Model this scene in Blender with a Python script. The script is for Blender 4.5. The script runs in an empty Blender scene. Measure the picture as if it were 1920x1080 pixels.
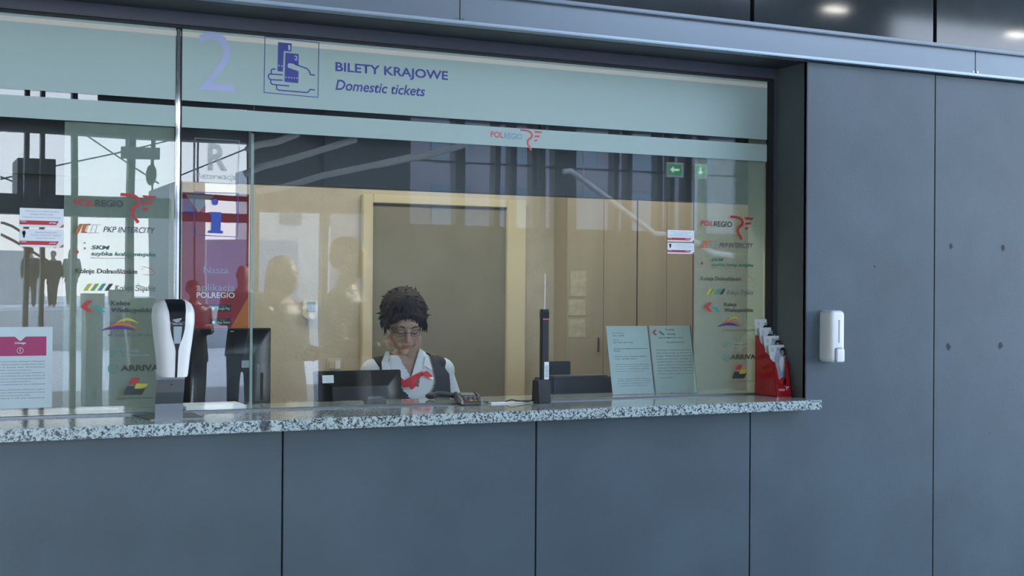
import bpy, bmesh, math, random
from mathutils import Vector, Matrix, Euler
from mathutils.bvhtree import BVHTree
random.seed(7)
S = bpy.context.scene
C = S.collection
PI = math.pi
R = math.radians

# ------------------------------------------------------------------ camera
F_PX = 2469.0
CAM = Vector((0.0, -4.548, 1.55))
YAW = R(25.4); PITCH = math.atan(8/2469); ROLL = 0.0065
cam_d = bpy.data.cameras.new('camera'); cam = bpy.data.objects.new('camera', cam_d); C.objects.link(cam)
cam_d.sensor_width = 36; cam_d.lens = F_PX/1920*36; cam_d.clip_end = 500; cam_d.clip_start = 0.05
CR = Matrix.Rotation(-YAW, 3, 'Z') @ Matrix.Rotation(PI/2+PITCH, 3, 'X') @ Matrix.Rotation(ROLL, 3, 'Z')
cam.matrix_world = Matrix.Translation(CAM) @ CR.to_4x4()
S.camera = cam

def ray(px, py):
    return CR @ Vector(((px-960)/F_PX, -(py-540)/F_PX, -1))
def W(px, py, y):                       # photo point -> world point on the plane at depth y
    d = ray(px, py); t = (y-CAM.y)/d.y
    p = CAM + d*t
    return Vector((p.x, y, p.z))
GL = 0.26                               # outer face of the glass
def V(px, py, y, g=GL):                 # photo point of a reflection -> real place at depth y behind the viewer
    p = W(px, py, 2*g-y); return Vector((p.x, y, p.z))
def ZC(px, py, z):                      # photo point -> point on horizontal plane
    d = ray(px, py); t = (z-CAM.z)/d.z
    return CAM + d*t

# ------------------------------------------------------------------ materials
def mat(name, col, rough=.5, metal=0, spec=.5, var=0, vscale=8, bump=0, bscale=60, coat=0, emit=None, es=0, trans=None, stretch=None):
    m = bpy.data.materials.new(name); m.use_nodes = True
    nt = m.node_tree; N = nt.nodes; L = nt.links
    b = N['Principled BSDF']
    b.inputs['Roughness'].default_value = rough; b.inputs['Metallic'].default_value = metal
    b.inputs['Specular IOR Level'].default_value = spec
    b.inputs['Coat Weight'].default_value = coat
    if coat: b.inputs['Coat Roughness'].default_value = .08
    c = (*col, 1)
    tc = N.new('ShaderNodeTexCoord')
    src = tc.outputs['Object']
    if stretch:
        mp = N.new('ShaderNodeMapping'); mp.inputs['Scale'].default_value = stretch
        L.new(src, mp.inputs['Vector']); src = mp.outputs['Vector']
    nz = N.new('ShaderNodeTexNoise'); nz.inputs['Scale'].default_value = vscale; nz.inputs['Detail'].default_value = 5
    L.new(src, nz.inputs['Vector'])
    rp = N.new('ShaderNodeValToRGB')
    v = max(var, .02)
    rp.color_ramp.elements[0].position = .3; rp.color_ramp.elements[1].position = .7
    rp.color_ramp.elements[0].color = (*[x*(1-v) for x in col], 1)
    rp.color_ramp.elements[1].color = (*[min(1, x*(1+v)) for x in col], 1)
    L.new(nz.outputs['Fac'], rp.inputs['Fac']); L.new(rp.outputs['Color'], b.inputs['Base Color'])
    if bump:
        n2 = N.new('ShaderNodeTexNoise'); n2.inputs['Scale'].default_value = bscale; n2.inputs['Detail'].default_value = 4
        L.new(src, n2.inputs['Vector'])
        bp = N.new('ShaderNodeBump'); bp.inputs['Strength'].default_value = bump; bp.inputs['Distance'].default_value = .004
        L.new(n2.outputs['Fac'], bp.inputs['Height']); L.new(bp.outputs['Normal'], b.inputs['Normal'])
    if emit:
        b.inputs['Emission Color'].default_value = (*emit, 1); b.inputs['Emission Strength'].default_value = es
    if trans is not None:               # see-through film: part of the light passes straight
        out = N['Material Output']; tr = N.new('ShaderNodeBsdfTransparent'); mx = N.new('ShaderNodeMixShader')
        tr.inputs['Color'].default_value = (.98, 1, .99, 1)
        mx.inputs['Fac'].default_value = 1-trans
        L.new(tr.outputs[0], mx.inputs[1]); L.new(b.outputs[0], mx.inputs[2]); L.new(mx.outputs[0], out.inputs['Surface'])
    return m

def glass_mat(name, tint=(.965, .982, .965), f0=.052, rough=0.0):
    m = bpy.data.materials.new(name); m.use_nodes = True
    nt = m.node_tree; N = nt.nodes; L = nt.links; N.remove(N['Principled BSDF'])
    g = N.new('ShaderNodeNewGeometry'); dp = N.new('ShaderNodeVectorMath'); dp.operation = 'DOT_PRODUCT'
    L.new(g.outputs['Incoming'], dp.inputs[0]); L.new(g.outputs['Normal'], dp.inputs[1])
    def mth(op, a, b=None):
        n = N.new('ShaderNodeMath'); n.operation = op
        for i, v in enumerate((a, b)):
            if v is None: continue
            if isinstance(v, (int, float)): n.inputs[i].default_value = v
            else: L.new(v, n.inputs[i])
        return n.outputs[0]
    ab = mth('ABSOLUTE', dp.outputs['Value'])
    om = mth('SUBTRACT', 1.0, ab); pw = mth('POWER', om, 5.0)
    fr = mth('ADD', mth('MULTIPLY', pw, 1-f0), f0)
    tr = N.new('ShaderNodeBsdfTransparent'); tr.inputs['Color'].default_value = (*tint, 1)
    gl = N.new('ShaderNodeBsdfGlossy'); gl.inputs['Roughness'].default_value = rough
    # slight waviness of float glass
    tc = N.new('ShaderNodeTexCoord'); nz = N.new('ShaderNodeTexNoise'); nz.inputs['Scale'].default_value = 1.6; nz.inputs['Detail'].default_value = 1
    L.new(tc.outputs['Object'], nz.inputs['Vector'])
    bp = N.new('ShaderNodeBump'); bp.inputs['Strength'].default_value = .25; bp.inputs['Distance'].default_value = .002
    L.new(nz.outputs['Fac'], bp.inputs['Height']); L.new(bp.outputs['Normal'], gl.inputs['Normal'])
    mx = N.new('ShaderNodeMixShader'); L.new(fr, mx.inputs['Fac']); L.new(tr.outputs[0], mx.inputs[1]); L.new(gl.outputs[0], mx.inputs[2])
    L.new(mx.outputs[0], N['Material Output'].inputs['Surface'])
    return m

def granite_mat():
    m = bpy.data.materials.new('granite'); m.use_nodes = True
    nt = m.node_tree; N = nt.nodes; L = nt.links; b = N['Principled BSDF']
    tc = N.new('ShaderNodeTexCoord')
    nz = N.new('ShaderNodeTexNoise'); nz.inputs['Scale'].default_value = 85; nz.inputs['Detail'].default_value = 3; nz.inputs['Roughness'].default_value = .6
    vo = N.new('ShaderNodeTexVoronoi'); vo.inputs['Scale'].default_value = 210
    L.new(tc.outputs['Object'], nz.inputs['Vector']); L.new(tc.outputs['Object'], vo.inputs['Vector'])
    sp = N.new('ShaderNodeSeparateColor'); L.new(vo.outputs['Color'], sp.inputs[0])
    ad = N.new('ShaderNodeMath'); ad.operation = 'MULTIPLY_ADD'; ad.inputs[1].default_value = .32
    L.new(sp.outputs[0], ad.inputs[0])
    L.new(nz.outputs['Fac'], ad.inputs[2])
    rp = N.new('ShaderNodeValToRGB'); rp.color_ramp.interpolation = 'CONSTANT'
    e = rp.color_ramp.elements; e[0].position = 0; e[0].color = (.045, .06, .065, 1); e[1].position = .535; e[1].color = (.15, .19, .195, 1)
    x = e.new(.60); x.color = (.31, .38, .375, 1); x = e.new(.665); x.color = (.50, .60, .58, 1)
    L.new(ad.outputs[0], rp.inputs['Fac'])
    # one dark inclusion near the front edge
    kp = W(497, 798, -.11)
    vm = N.new('ShaderNodeVectorMath'); vm.operation = 'DISTANCE'; vm.inputs[1].default_value = (kp.x, -.11, kp.z)
    L.new(tc.outputs['Object'], vm.inputs[0])
    n3 = N.new('ShaderNodeMath'); n3.operation = 'MULTIPLY_ADD'; n3.inputs[1].default_value = -.03
    L.new(nz.outputs['Fac'], n3.inputs[0]); L.new(vm.outputs['Value'], n3.inputs[2])
    lt = N.new('ShaderNodeMapRange'); lt.inputs['From Min'].default_value = .0; lt.inputs['From Max'].default_value = .008; lt.inputs['To Min'].default_value = .85; lt.inputs['To Max'].default_value = 0
    L.new(n3.outputs[0], lt.inputs['Value'])
    mx = N.new('ShaderNodeMix'); mx.data_type = 'RGBA'; mx.inputs['B'].default_value = (.03, .03, .035, 1)
    L.new(lt.outputs[0], mx.inputs['Factor']); L.new(rp.outputs['Color'], mx.inputs['A'])
    L.new(mx.outputs['Result'], b.inputs['Base Color'])
    b.inputs['Roughness'].default_value = .07; b.inputs['Specular IOR Level'].default_value = .8
    return m

def brochure_lines(*a): pass

M = {}
M['panel'] = mat('cement_panel', (.074, .108, .128), .42, spec=.45, var=.14, vscale=2.2, bump=.10, bscale=90)
M['panel_dark'] = mat('glossy_dark_panel', (.034, .043, .047), .07, spec=.45, var=.25, vscale=3, bump=.02, bscale=5)
M['joint'] = mat('joint_black', (.006, .007, .008), .8)
M['fascia'] = mat('fascia_metal', (.17, .205, .235), .33, metal=.55, var=.05, vscale=1)
M['lip'] = mat('lip_aluminium', (.34, .41, .47), .35, metal=.7)
M['soffit'] = mat('soffit_metal', (.035, .042, .048), .5, metal=.2)
M['frame'] = mat('window_frame_paint', (.045, .052, .070), .42)
M['frame_dk'] = mat('gasket', (.006, .007, .008), .6)
M['reveal'] = mat('reveal_panel', (.085, .105, .105), .5, var=.1, vscale=4)
M['glass'] = glass_mat('float_glass')
M['frost'] = mat('frosted_film', (.38, .50, .455), .40, var=.03, vscale=1.2)
M['logofilm'] = mat('logo_film', (.52, .62, .52), .7, trans=.72)
M['granite'] = granite_mat()
M['steel'] = mat('polished_steel', (.62, .66, .66), .05, metal=1)
M['steel_brushed'] = mat('brushed_steel', (.17, .19, .21), .38, metal=.8)
M['beige'] = mat('beige_plaster', (.54, .50, .40), .85, var=.04, vscale=14, bump=.5, bscale=90)
M['beige2'] = mat('cream_casing', (.66, .60, .42), .5)
M['cabinet'] = mat('cabinet_beige', (.41, .365, .27), .55, var=.06, vscale=1.5, stretch=(6, 1, .6))
M['olive'] = mat('olive_door', (.235, .225, .175), .5, var=.1, vscale=3)
M['gap'] = mat('gap_dark', (.04, .04, .04), .7)
M['ceil'] = mat('booth_ceiling', (.6, .6, .56), .9)
M['bfloor'] = mat('booth_floor', (.25, .24, .22), .6)
M['black'] = mat('black_plastic', (.010, .012, .016), .28, spec=.5)
M['black_m'] = mat('black_matt', (.012, .014, .017), .5)
M['slate'] = mat('slate_plastic', (.035, .045, .07), .5)
M['greyp'] = mat('grey_plastic', (.11, .12, .13), .4)
M['white'] = mat('white_plastic', (.90, .92, .90), .25, spec=.5)
M['whitem'] = mat('white_matt', (.78, .80, .78), .5)
M['cream'] = mat('cream_plastic', (.62, .58, .45), .4)
M['lcd'] = mat('lcd_screen', (.20, .27, .27), .25)
M['ink'] = mat('ink_black', (.012, .013, .016), .5)
M['ink_g'] = mat('ink_grey', (.10, .11, .12), .5)
M['ink_l'] = mat('ink_light', (.30, .36, .38), .6)
M['blue'] = mat('vinyl_blue', (.045, .06, .28), .5)
M['lilac'] = mat('vinyl_pale_lilac', (.42, .47, .68), .4)
M['pale'] = mat('vinyl_pale_grey', (.35, .38, .42), .5, trans=.6)
M['cobalt'] = mat('vinyl_cobalt', (.03, .08, .42), .5)
M['red'] = mat('vinyl_red', (.52, .028, .03), .5)
M['pinkred'] = mat('vinyl_faded_red', (.62, .10, .12), .5)
M['greyblue'] = mat('vinyl_faded_blue', (.20, .30, .42), .5)
M['orange'] = mat('vinyl_orange', (.55, .16, .04), .5)
M['navy'] = mat('vinyl_navy', (.03, .035, .10), .5)
M['green'] = mat('vinyl_green', (.02, .15, .11), .5)
M['yellow'] = mat('vinyl_yellow', (.55, .48, .05), .5)
M['lime'] = mat('vinyl_lime', (.20, .42, .06), .5)
M['teal'] = mat('vinyl_teal', (.03, .30, .26), .5)
M['charc'] = mat('vinyl_charcoal', (.03, .035, .035), .5)
M['violet'] = mat('vinyl_violet', (.08, .03, .25), .5)
M['magenta'] = mat('print_magenta', (.42, .03, .14), .5)
M['paper'] = mat('paper_blue_white', (.62, .74, .75), .55)
M['paperw'] = mat('paper_white', (.80, .86, .88), .5)
M['papergl'] = mat('paper_in_sleeve', (.47, .60, .61), .12, spec=.6, bump=1.0, bscale=7, var=.05, vscale=5, coat=.6)
M['redplast'] = mat('red_acrylic', (.42, .012, .018), .12, spec=.6)
M['banner'] = mat('banner_red', (.30, .018, .035), .5, var=.15, vscale=2)
M['skin'] = mat('skin', (.40, .26, .20), .5, var=.07, vscale=20)
M['lips'] = mat('lips', (.30, .10, .09), .45)
M['hair'] = mat('dark_hair', (.014, .008, .007), .6, spec=.3, var=.5, vscale=70, bump=1.0, bscale=130, stretch=(1, 1, .25))
M['shirt'] = mat('shirt_white', (.66, .72, .78), .75, bump=.3, bscale=25)
M['vest'] = mat('vest_navy', (.018, .022, .035), .75, bump=.3, bscale=150)
M['scarf'] = mat('scarf_red', (.55, .02, .03), .5)
M['trouser'] = mat('trousers_black', (.02, .02, .025), .8)
M['coat'] = mat('coat_dark', (.018, .018, .022), .45, bump=.8, bscale=14)
M['hair_l'] = mat('hair_blonde', (.32, .22, .11), .5, bump=1.0, bscale=60, stretch=(1, 1, .15))
M['gold'] = mat('earring_silver', (.7, .7, .7), .2, metal=1)
M['eyew'] = mat('eye_white', (.5, .47, .44), .3)
M['floor'] = mat('hall_floor_stone', (.17, .175, .17), .5, var=.06, vscale=1.5)
M['concrete'] = mat('plaza_concrete', (.55, .57, .57), .8, var=.08, vscale=.8)
M['darksteel'] = mat('dark_steel', (.018, .026, .032), .5)
M['hallwall'] = mat('hall_dark_wall', (.045, .050, .064), .6, var=.15, vscale=.6)
M['greensteel'] = mat('green_grey_beam', (.06, .085, .085), .5)
M['railm'] = mat('handrail_steel', (.75, .80, .85), .4)
M['brick'] = mat('far_facade', (.20, .19, .22), .8, var=.2, vscale=.5)
M['farwin'] = mat('far_window', (.10, .16, .22), .1, spec=.8)
M['kiosk'] = mat('kiosk_blue', (.24, .32, .50), .4)
M['roofm'] = mat('roof_dark', (.05, .055, .06), .7)
M['signg'] = mat('exit_green', (.02, .32, .12), .4, emit=(.02, .5, .18), es=2.0)
M['signw'] = mat('exit_white', (.7, .75, .7), .4, emit=(.8, 1, .85), es=4)
M['lamp'] = mat('lamp_glow', (1, 1, 1), .4, emit=(1, .96, .88), es=60)
M['tree'] = mat('foliage_dark', (.03, .05, .03), .9, var=.5, vscale=4)

# ------------------------------------------------------------------ mesh helpers
def wloc(o):
    v = Vector((0, 0, 0))
    while o: v += o.location; o = o.parent
    return v
def link(name, me, m, parent=None, smooth=False, kind=None):
    o = bpy.data.objects.new(name, me); C.objects.link(o)
    if m is not None:
        me.materials.clear(); me.materials.append(M[m] if isinstance(m, str) else m)
    if smooth:
        for p in me.polygons: p.use_smooth = True
    if parent:
        o.parent = parent; off = wloc(parent)
        me.transform(Matrix.Translation(-off))
    if kind: o['kind'] = kind
    return o
def mk(name, bm, m, parent=None, smooth=False, kind=None, bev=0, seg=2, recalc=True):
    if bev:
        bmesh.ops.recalc_face_normals(bm, faces=bm.faces); bm.normal_update()
        es = [e for e in bm.edges if len(e.link_faces) == 2 and e.calc_face_angle(0) > .6]
        bmesh.ops.bevel(bm, geom=es, offset=bev, segments=seg, affect='EDGES', clamp_overlap=True)
    if recalc: bmesh.ops.recalc_face_normals(bm, faces=bm.faces)
    me = bpy.data.meshes.new(name); bm.to_mesh(me); bm.free()
    o = link(name, me, m, parent, False, kind)
    if smooth or bev:
        try:
            me.shade_smooth() if hasattr(me, 'shade_smooth') else None
        except Exception: pass
        for p in me.polygons: p.use_smooth = True
        try: me.set_sharp_from_angle(angle=R(32 if not smooth else 60))
        except Exception: pass
    return o
def B(): return bmesh.new()
def box(bm, x0, x1, y0, y1, z0, z1):
    vs = [bm.verts.new((x, y, z)) for x in (x0, x1) for y in (y0, y1) for z in (z0, z1)]
    for f in ((0, 1, 3, 2), (4, 6, 7, 5), (0, 4, 5, 1), (2, 3, 7, 6), (0, 2, 6, 4), (1, 5, 7, 3)):
        bm.faces.new([vs[i] for i in f])
    return bm
def bx(x0, x1, y0, y1, z0, z1): return box(B(), x0, x1, y0, y1, z0, z1)
def prism(bm, pts, d):                      # pts: world points of a planar polygon, extruded by vector d
    d = Vector(d); a = [bm.verts.new(p) for p in pts]; b = [bm.verts.new(Vector(p)+d) for p in pts]
    n = len(a); bm.faces.new(a); bm.faces.new(b[::-1])
    for i in range(n): bm.faces.new((a[i], b[i], b[(i+1) % n], a[(i+1) % n]))
    return bm
def tube(bm, pts, r, seg=10, caps=True):
    pts = [Vector(p) for p in pts]; rs = r if isinstance(r, (list, tuple)) else [r]*len(pts)
    rings = []; up = None
    for i, p in enumerate(pts):
        t = (pts[min(i+1, len(pts)-1)]-pts[max(i-1, 0)]).normalized()
        if up is None:
            up = Vector((0, 0, 1)) if abs(t.z) < .9 else Vector((1, 0, 0))
        a = t.cross(up).normalized(); b = a.cross(t).normalized(); up = b
        rings.append([bm.verts.new(p+(a*math.cos(2*PI*k/seg)+b*math.sin(2*PI*k/seg))*rs[i]) for k in range(seg)])
    for i in range(len(rings)-1):
        for k in range(seg):
            bm.faces.new((rings[i][k], rings[i][(k+1) % seg], rings[i+1][(k+1) % seg], rings[i+1][k]))
    if caps: bm.faces.new(rings[0][::-1]); bm.faces.new(rings[-1])
    return bm
def ell(bm, c, r, rot=(0, 0, 0), sub=3):
    mtx = Matrix.Translation(c) @ Euler(rot).to_matrix().to_4x4() @ Matrix.Diagonal((*r, 1))
    bmesh.ops.create_icosphere(bm, subdivisions=sub, radius=1, matrix=mtx); return bm
def limb(bm, pts, rs, seg=16):              # tapering limb with round joints, for remeshing
    for i in range(len(pts)-1): tube(bm, [pts[i], pts[i+1]], [rs[i], rs[i+1]], seg)
    for p, r in zip(pts, rs): ell(bm, p, (r, r, r), sub=2)
    return bm
def loft(bm, rings):                        # rings: (center, rx, ry, pow) horizontal super-ellipses
    seg = 32; rr = []
    for c, rx, ry in rings:
        ring = []
        for k in range(seg):
            a = 2*PI*k/seg; ca, sa = math.cos(a), math.sin(a)
            ring.append(bm.verts.new((c[0]+rx*math.copysign(abs(ca)**.85, ca), c[1]+ry*math.copysign(abs(sa)**.85, sa), c[2])))
        rr.append(ring)
    for i in range(len(rr)-1):
        for k in range(seg): bm.faces.new((rr[i][k], rr[i][(k+1) % seg], rr[i+1][(k+1) % seg], rr[i+1][k]))
    bm.faces.new(rr[0][::-1]); bm.faces.new(rr[-1]); return bm
def fuse(name, bm, m, parent=None, vox=.005, smooth=6, xf=None, cut=None, thick=0):
    """union of overlapping closed shapes into ONE continuous surface"""
    bmesh.ops.recalc_face_normals(bm, faces=bm.faces)
    me = bpy.data.meshes.new('tmp'); bm.to_mesh(me); bm.free()
    o = bpy.data.objects.new('tmp', me); C.objects.link(o)
    md = o.modifiers.new('r', 'REMESH'); md.mode = 'VOXEL'; md.voxel_size = vox
    if smooth:
        ms = o.modifiers.new('s', 'SMOOTH'); ms.factor = .5; ms.iterations = smooth
    dg = bpy.context.evaluated_depsgraph_get()
    me2 = bpy.data.meshes.new_from_object(o.evaluated_get(dg)); me2.name = name
    bpy.data.objects.remove(o)
    if xf is not None: me2.transform(xf)
    if cut:
        b = B(); b.from_mesh(me2)
        bmesh.ops.delete(b, geom=[v for v in b.verts if cut(v.co)], context='VERTS')
        b.to_mesh(me2); b.free()
    return link(name, me2, m, parent, smooth=True)

def thing(name, label, cat, loc, group=None):
    o = bpy.data.objects.new(name, None); C.objects.link(o); o.location = loc; o.empty_display_size = .05
    o['label'] = label; o['category'] = cat
    if group: o['group'] = group
    return o
def tag(o, label, cat, group=None):
    o['label'] = label; o['category'] = cat
    if group: o['group'] = group
    return o
def struct(name, bm, m, **k): return mk(name, bm, m, kind='structure', **k)
def dup(root, label, d=(0, 0, 0), group=None):
    r = root.copy(); C.objects.link(r); r.location = root.location+Vector(d); r['label'] = label
    if group: r['group'] = group
    def rec(a, b):
        for ch in list(a.children):
            c = ch.copy(); C.objects.link(c); c.parent = b; rec(ch, c)
    rec(root, r); return r

# flat decals ------------------------------------------------------
def flat(bm, pts, d=.0004):                 # pts world, on a plane y=const, given thickness towards the viewer
    return prism(bm, pts, (0, -d, 0))
def stroke(bm, pts, w, d=.0004, closed=False):
    """constant width line on a vertical plane"""
    pts = [Vector(p) for p in pts]
    if closed: pts = pts+[pts[0]]
    for i in range(len(pts)-1):
        a, b = pts[i], pts[i+1]; t = (b-a)
        if t.length < 1e-7: continue
        t.normalize(); n = Vector((-t.z, 0, t.x))*w/2; e = t*(w*.5 if closed else w*.1)
        dd = d*(1+.013*(i % 7))
        flat(bm, [a-n-e, b-n+e, b+n+e, a+n-e], dd)
    return bm
def disc(bm, c, rx, rz, d=.0004, n=24, a0=0, a1=2*PI):
    full = abs(a1-a0-2*PI) < 1e-6
    k = n if full else n+1
    return flat(bm, [Vector((c[0]+rx*math.cos(a0+(a1-a0)*i/n), c[1], c[2]+rz*math.sin(a0+(a1-a0)*i/n))) for i in range(k)], d)

def text_mesh(s, shear=0, bold=0, mirror=False, align='LEFT'):
    cu = bpy.data.curves.new('t', 'FONT'); cu.body = s; cu.size = 1; cu.shear = shear; cu.offset = bold; cu.resolution_u = 4
    cu.align_x = align
    o = bpy.data.objects.new('t', cu); C.objects.link(o)
    dg = bpy.context.evaluated_depsgraph_get(); dg.update()
    me = bpy.data.meshes.new_from_object(o.evaluated_get(dg)); bpy.data.objects.remove(o)
    return me
def T(name, s, m, parent, xl, yt, yb, xr, y, shear=0, bold=0, d=.0005, pos=None, mirror=False, cap=None, width=None):
    """lettering on the plane at depth y; xl,xr left/right photo x; yt,yb top/bottom photo y at the left end.
    pos=(x0,z0,x1,z1) gives it in metres instead; cap: reference string for the height so that descenders hang"""
    me = text_mesh(s, shear, bold)
    if pos: x0, z0, x1, z1 = pos
    else:
        a = W(xl, yt, y); b = W(xl, yb, y); x0 = a.x; z1 = a.z; z0 = b.z; x1 = W(xr, (yt+yb)/2, y).x
    vs = [v.co for v in me.vertices]
    mnx = min(v.x for v in vs); mxx = max(v.x for v in vs)
    if cap:
        mm = text_mesh(cap, shear, bold); vz = [v.co.y for v in mm.vertices]; mny, mxy = min(vz), max(vz)
    else: mny = min(v.y for v in vs); mxy = max(v.y for v in vs)
    sx = (x1-x0)/(mxx-mnx); sz = (z1-z0)/(mxy-mny)
    for v in me.vertices:
        x, yy = v.co.x, v.co.y
        X = (x-mnx)*sx
        if mirror: X = (x1-x0)-X
        v.co = Vector((x0+X, y-d, z0+(yy-mny)*sz))
    o = link(name, me, m, parent)
    return o
def Q(crop_x0, crop_y0, k, y):              # crop pixel -> world
    return lambda cx, cy: W(crop_x0+cx/k, crop_y0+cy/k, y)

# emblem: stylised winged R, unit box 233 x 200 (crop units)
EMB = dict(main=[(485, 255), (530, 256), (575, 262), (600, 280), (610, 305), (596, 325), (572, 340), (558, 362), (566, 395), (585, 420), (600, 441)],
           bars=[[(627, 255), (718, 257), (708, 274), (640, 274)], [(640, 298), (694, 298), (686, 316), (630, 316)], [(636, 340), (668, 337), (655, 357), (628, 357)]])
def emblem(name, m, parent, org, s, y, d=.0005, mirror=False, wk=20):
    """org = world (x,z) of unit (485,255); s = metres per unit"""
    def q(p): return Vector((org[0]+(p[0]-485)*s, y, org[1]-(p[1]-255)*s))
    bm = B(); stroke(bm, [q(p) for p in EMB['main']], wk*s, d)
    for p in EMB['main'][1:-1]: disc(bm, q(p), wk*s/2, wk*s/2, d*1.2, 10)
    for b_ in EMB['bars']: flat(bm, [q(p) for p in b_], d)
    return mk(name, bm, m, parent)

# ================================================================== THE WALL
pj = W(1005, 900, 0).x                       # a joint of the lower cladding
xr_o = W(1512, 450, 0).x                     # outer corner of the recess on the right
GR = .262                                    # glass plane for prints behind (inner face at .272)
GI = .2745                                   # inner side of the pane where films sit
FY = .213                                    # frame front
lip_z = (W(1512, 118, 0).z + W(1900, 152.8, 0).z + W(440, 2.5, 0).z)/3
fas_t = W(1880, 100.5, 0).z
z_top = 5.0
x_left, x_right = -2.6, 7.4
COUNTER = 1.55-.444
UND = COUNTER-.040
fr_top = W(1440, 147, FY).z                  # glass top
xg1 = W(1437, 450, GL).x                     # right end of the glass

wall = struct('wall_front', bx(xr_o+.004, x_right, .02, .24, 0, lip_z), 'joint')
box_bm = B(); box(box_bm, x_left, xr_o+.004, .02, .24, 0, UND-.004)
mk('lower_backing', box_bm, 'joint', wall)
mk('upper_backing', bx(x_left, x_right, .03, .24, lip_z+.02, z_top), 'joint', wall)
# cladding: big sheets with thin dark joints
k0 = -4
for k in range(-5, 6):
    a, b = pj+k*1.0+.003, pj+(k+1)*1.0-.003
    if b < x_left or a > x_right: continue
    a = max(a, x_left); b = min(b, x_right)
    if k == 0 or b < pj+.5:                        # below the counter only
        mk('cladding_panel', bx(a, b, 0, .02, 0, UND-.006), 'panel', wall, bev=.0015, seg=1)
    elif k == 1:                                   # L-shaped sheet
        bm = B(); prism(bm, [(a, 0, 0), (b, 0, 0), (b, 0, lip_z-.004), (xr_o, 0, lip_z-.004), (xr_o, 0, UND-.006), (a, 0, UND-.006)], (0, .02, 0))
        mk('cladding_panel', bm, 'panel', wall)
    else:
        mk('cladding_panel', bx(a, b, 0, .02, 0, lip_z-.004), 'panel', wall, bev=.0015, seg=1)
    mk('upper_panel', bx(a+.006, b-.006, .004, .03, fas_t-.05, z_top), 'panel_dark', wall, bev=.002, seg=1)
# fascia
fa = struct('trim_1', bx(x_left, x_right, -.030, .03, lip_z+.012, fas_t-.012), 'fascia')
fa.name = 'trim_1'
mk('top_flange', bx(x_left, x_right, -.052, .03, fas_t-.012, fas_t+.004), 'fascia', fa, bev=.003)
mk('bottom_lip', bx(x_left, x_right, -.045, .03, lip_z, lip_z+.012), 'lip', fa, bev=.003)
for px in (862, 1829):
    x = W(px, 60, -.03).x
    mk('fascia_joint', bx(x-.0015, x+.0015, -.0312, -.03, lip_z+.012, fas_t-.012), 'joint', fa)
    for dz in (.016,):
        for dx in (-.012, .012):
            bm = B(); bmesh.ops.create_cone(bm, cap_ends=True, segments=10, radius1=.0035, radius2=.0035, depth=.003, matrix=Matrix.Translation((x+dx, -.0318, lip_z+.02)) @ Matrix.Rotation(PI/2, 4, 'X'))
            mk('screw', bm, 'steel', fa)
smud = [(1783, 462, .014), (1880, 465, .016), (1778, 650, .018), (1876, 648, .018), (1640, 500, .006), (1856, 812, .004)]
M['smudge'] = mat('dirt_smudge', (.045, .06, .068), .6, trans=.45)
for px, py, rad in smud:
    c = W(px, py, 0); rr_ = random.Random(px); bm = B()
    flat(bm, [(c.x+rad*rr_.uniform(.45, 1)*math.cos(a), 0, c.z+rad*1.2*rr_.uniform(.45, 1)*math.sin(a)) for a in [2*PI*i/13 for i in range(13)]]); mk('smudge', bm, 'smudge', wall)
# recess: soffit, jamb
sof = struct('trim_2', bx(x_left, xr_o+.004, .012, FY+.05, lip_z-.002, lip_z+.03), 'soffit')
jm = struct('trim_3', bx(xr_o, xr_o+.02, .0005, FY+.06, COUNTER, lip_z-.003), 'reveal')
mk('corner_bead', bx(xr_o-.002, xr_o+.004, -.002, .004, COUNTER, lip_z-.004), 'frame', jm)
# window frame
xf0 = x_left
win = struct('window_1', bx(xf0, xr_o, FY, FY+.07, fr_top, lip_z-.002), 'frame')
mk('window_frame', bx(xg1+.004, xr_o, FY, FY+.07, COUNTER, fr_top), 'frame', win)
mk('gasket', bx(xf0, xg1, FY+.012, FY+.045, fr_top-.006, fr_top), 'frame_dk', win)
mk('gasket', bx(xg1-.001, xg1+.004, FY+.005, FY+.05, COUNTER, fr_top), 'frame_dk', win)
# two panes butt at a polished steel mullion
xm = W(333, 300, GL).x
mk('glass_pane', bx(xm+.006, xg1, GL, GL+.010, COUNTER+.001, fr_top-.004), 'glass', win)
mk('glass_pane', bx(xf0, xm-.006, GL, GL+.010, COUNTER+.001, fr_top-.004), 'glass', win)
mk('mullion', bx(xm-.0070, xm+.0070, GL-.006, GL+.016, COUNTER+.001, fr_top-.004), 'steel', win, bev=.004, seg=3)
mk('mullion_core', bx(xm+.0088, xm+.0135, GL-.002, GL+.014, COUNTER+.001, fr_top-.004), 'frame_dk', win)
# vertical edge of the inner sliding pane right of the banner
xs = W(470, 450, .33).x
mk('sliding_edge', bx(xs, xs+.010, .33, .338, COUNTER+.001, W(470, 250, .33).z), mat('green_glass_edge', (.30, .42, .38), .2), win)

# frosted bands (film on the inner face)
def band(name, yt_l, yb_l, parent, yp=GI, m='frost', xa=None, xb=None):
    pass
z1a = W(900, 217.5, GI).z; z1b = fr_top
z2a = W(1435, 303, GL).z; z2b = W(1435, 271, GL).z
z1a = W(1435, 262, GL).z
YFm = GL-.0010
film = thing('frosted_film', 'frosted pale film bands across the upper part of the ticket window', 'window film', Vector((xm, YFm, z2a)))
mk('frosted_band', bx(xm+.009, xg1-.001, YFm, GL-.0002, z1a, z1b-.006), 'frost', film)
mk('frosted_band', bx(xf0, xm-.009, YFm, GL-.0002, z1a, z1b-.006), 'frost', film)
mk('frosted_band', bx(xm+.009, xg1-.001, YFm, GL-.0002, z2a, z2b), 'frost', film)
mk('frosted_band', bx(xf0, xm-.009, YFm, GL-.0002, z2a, z2b), 'frost', film)
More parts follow.
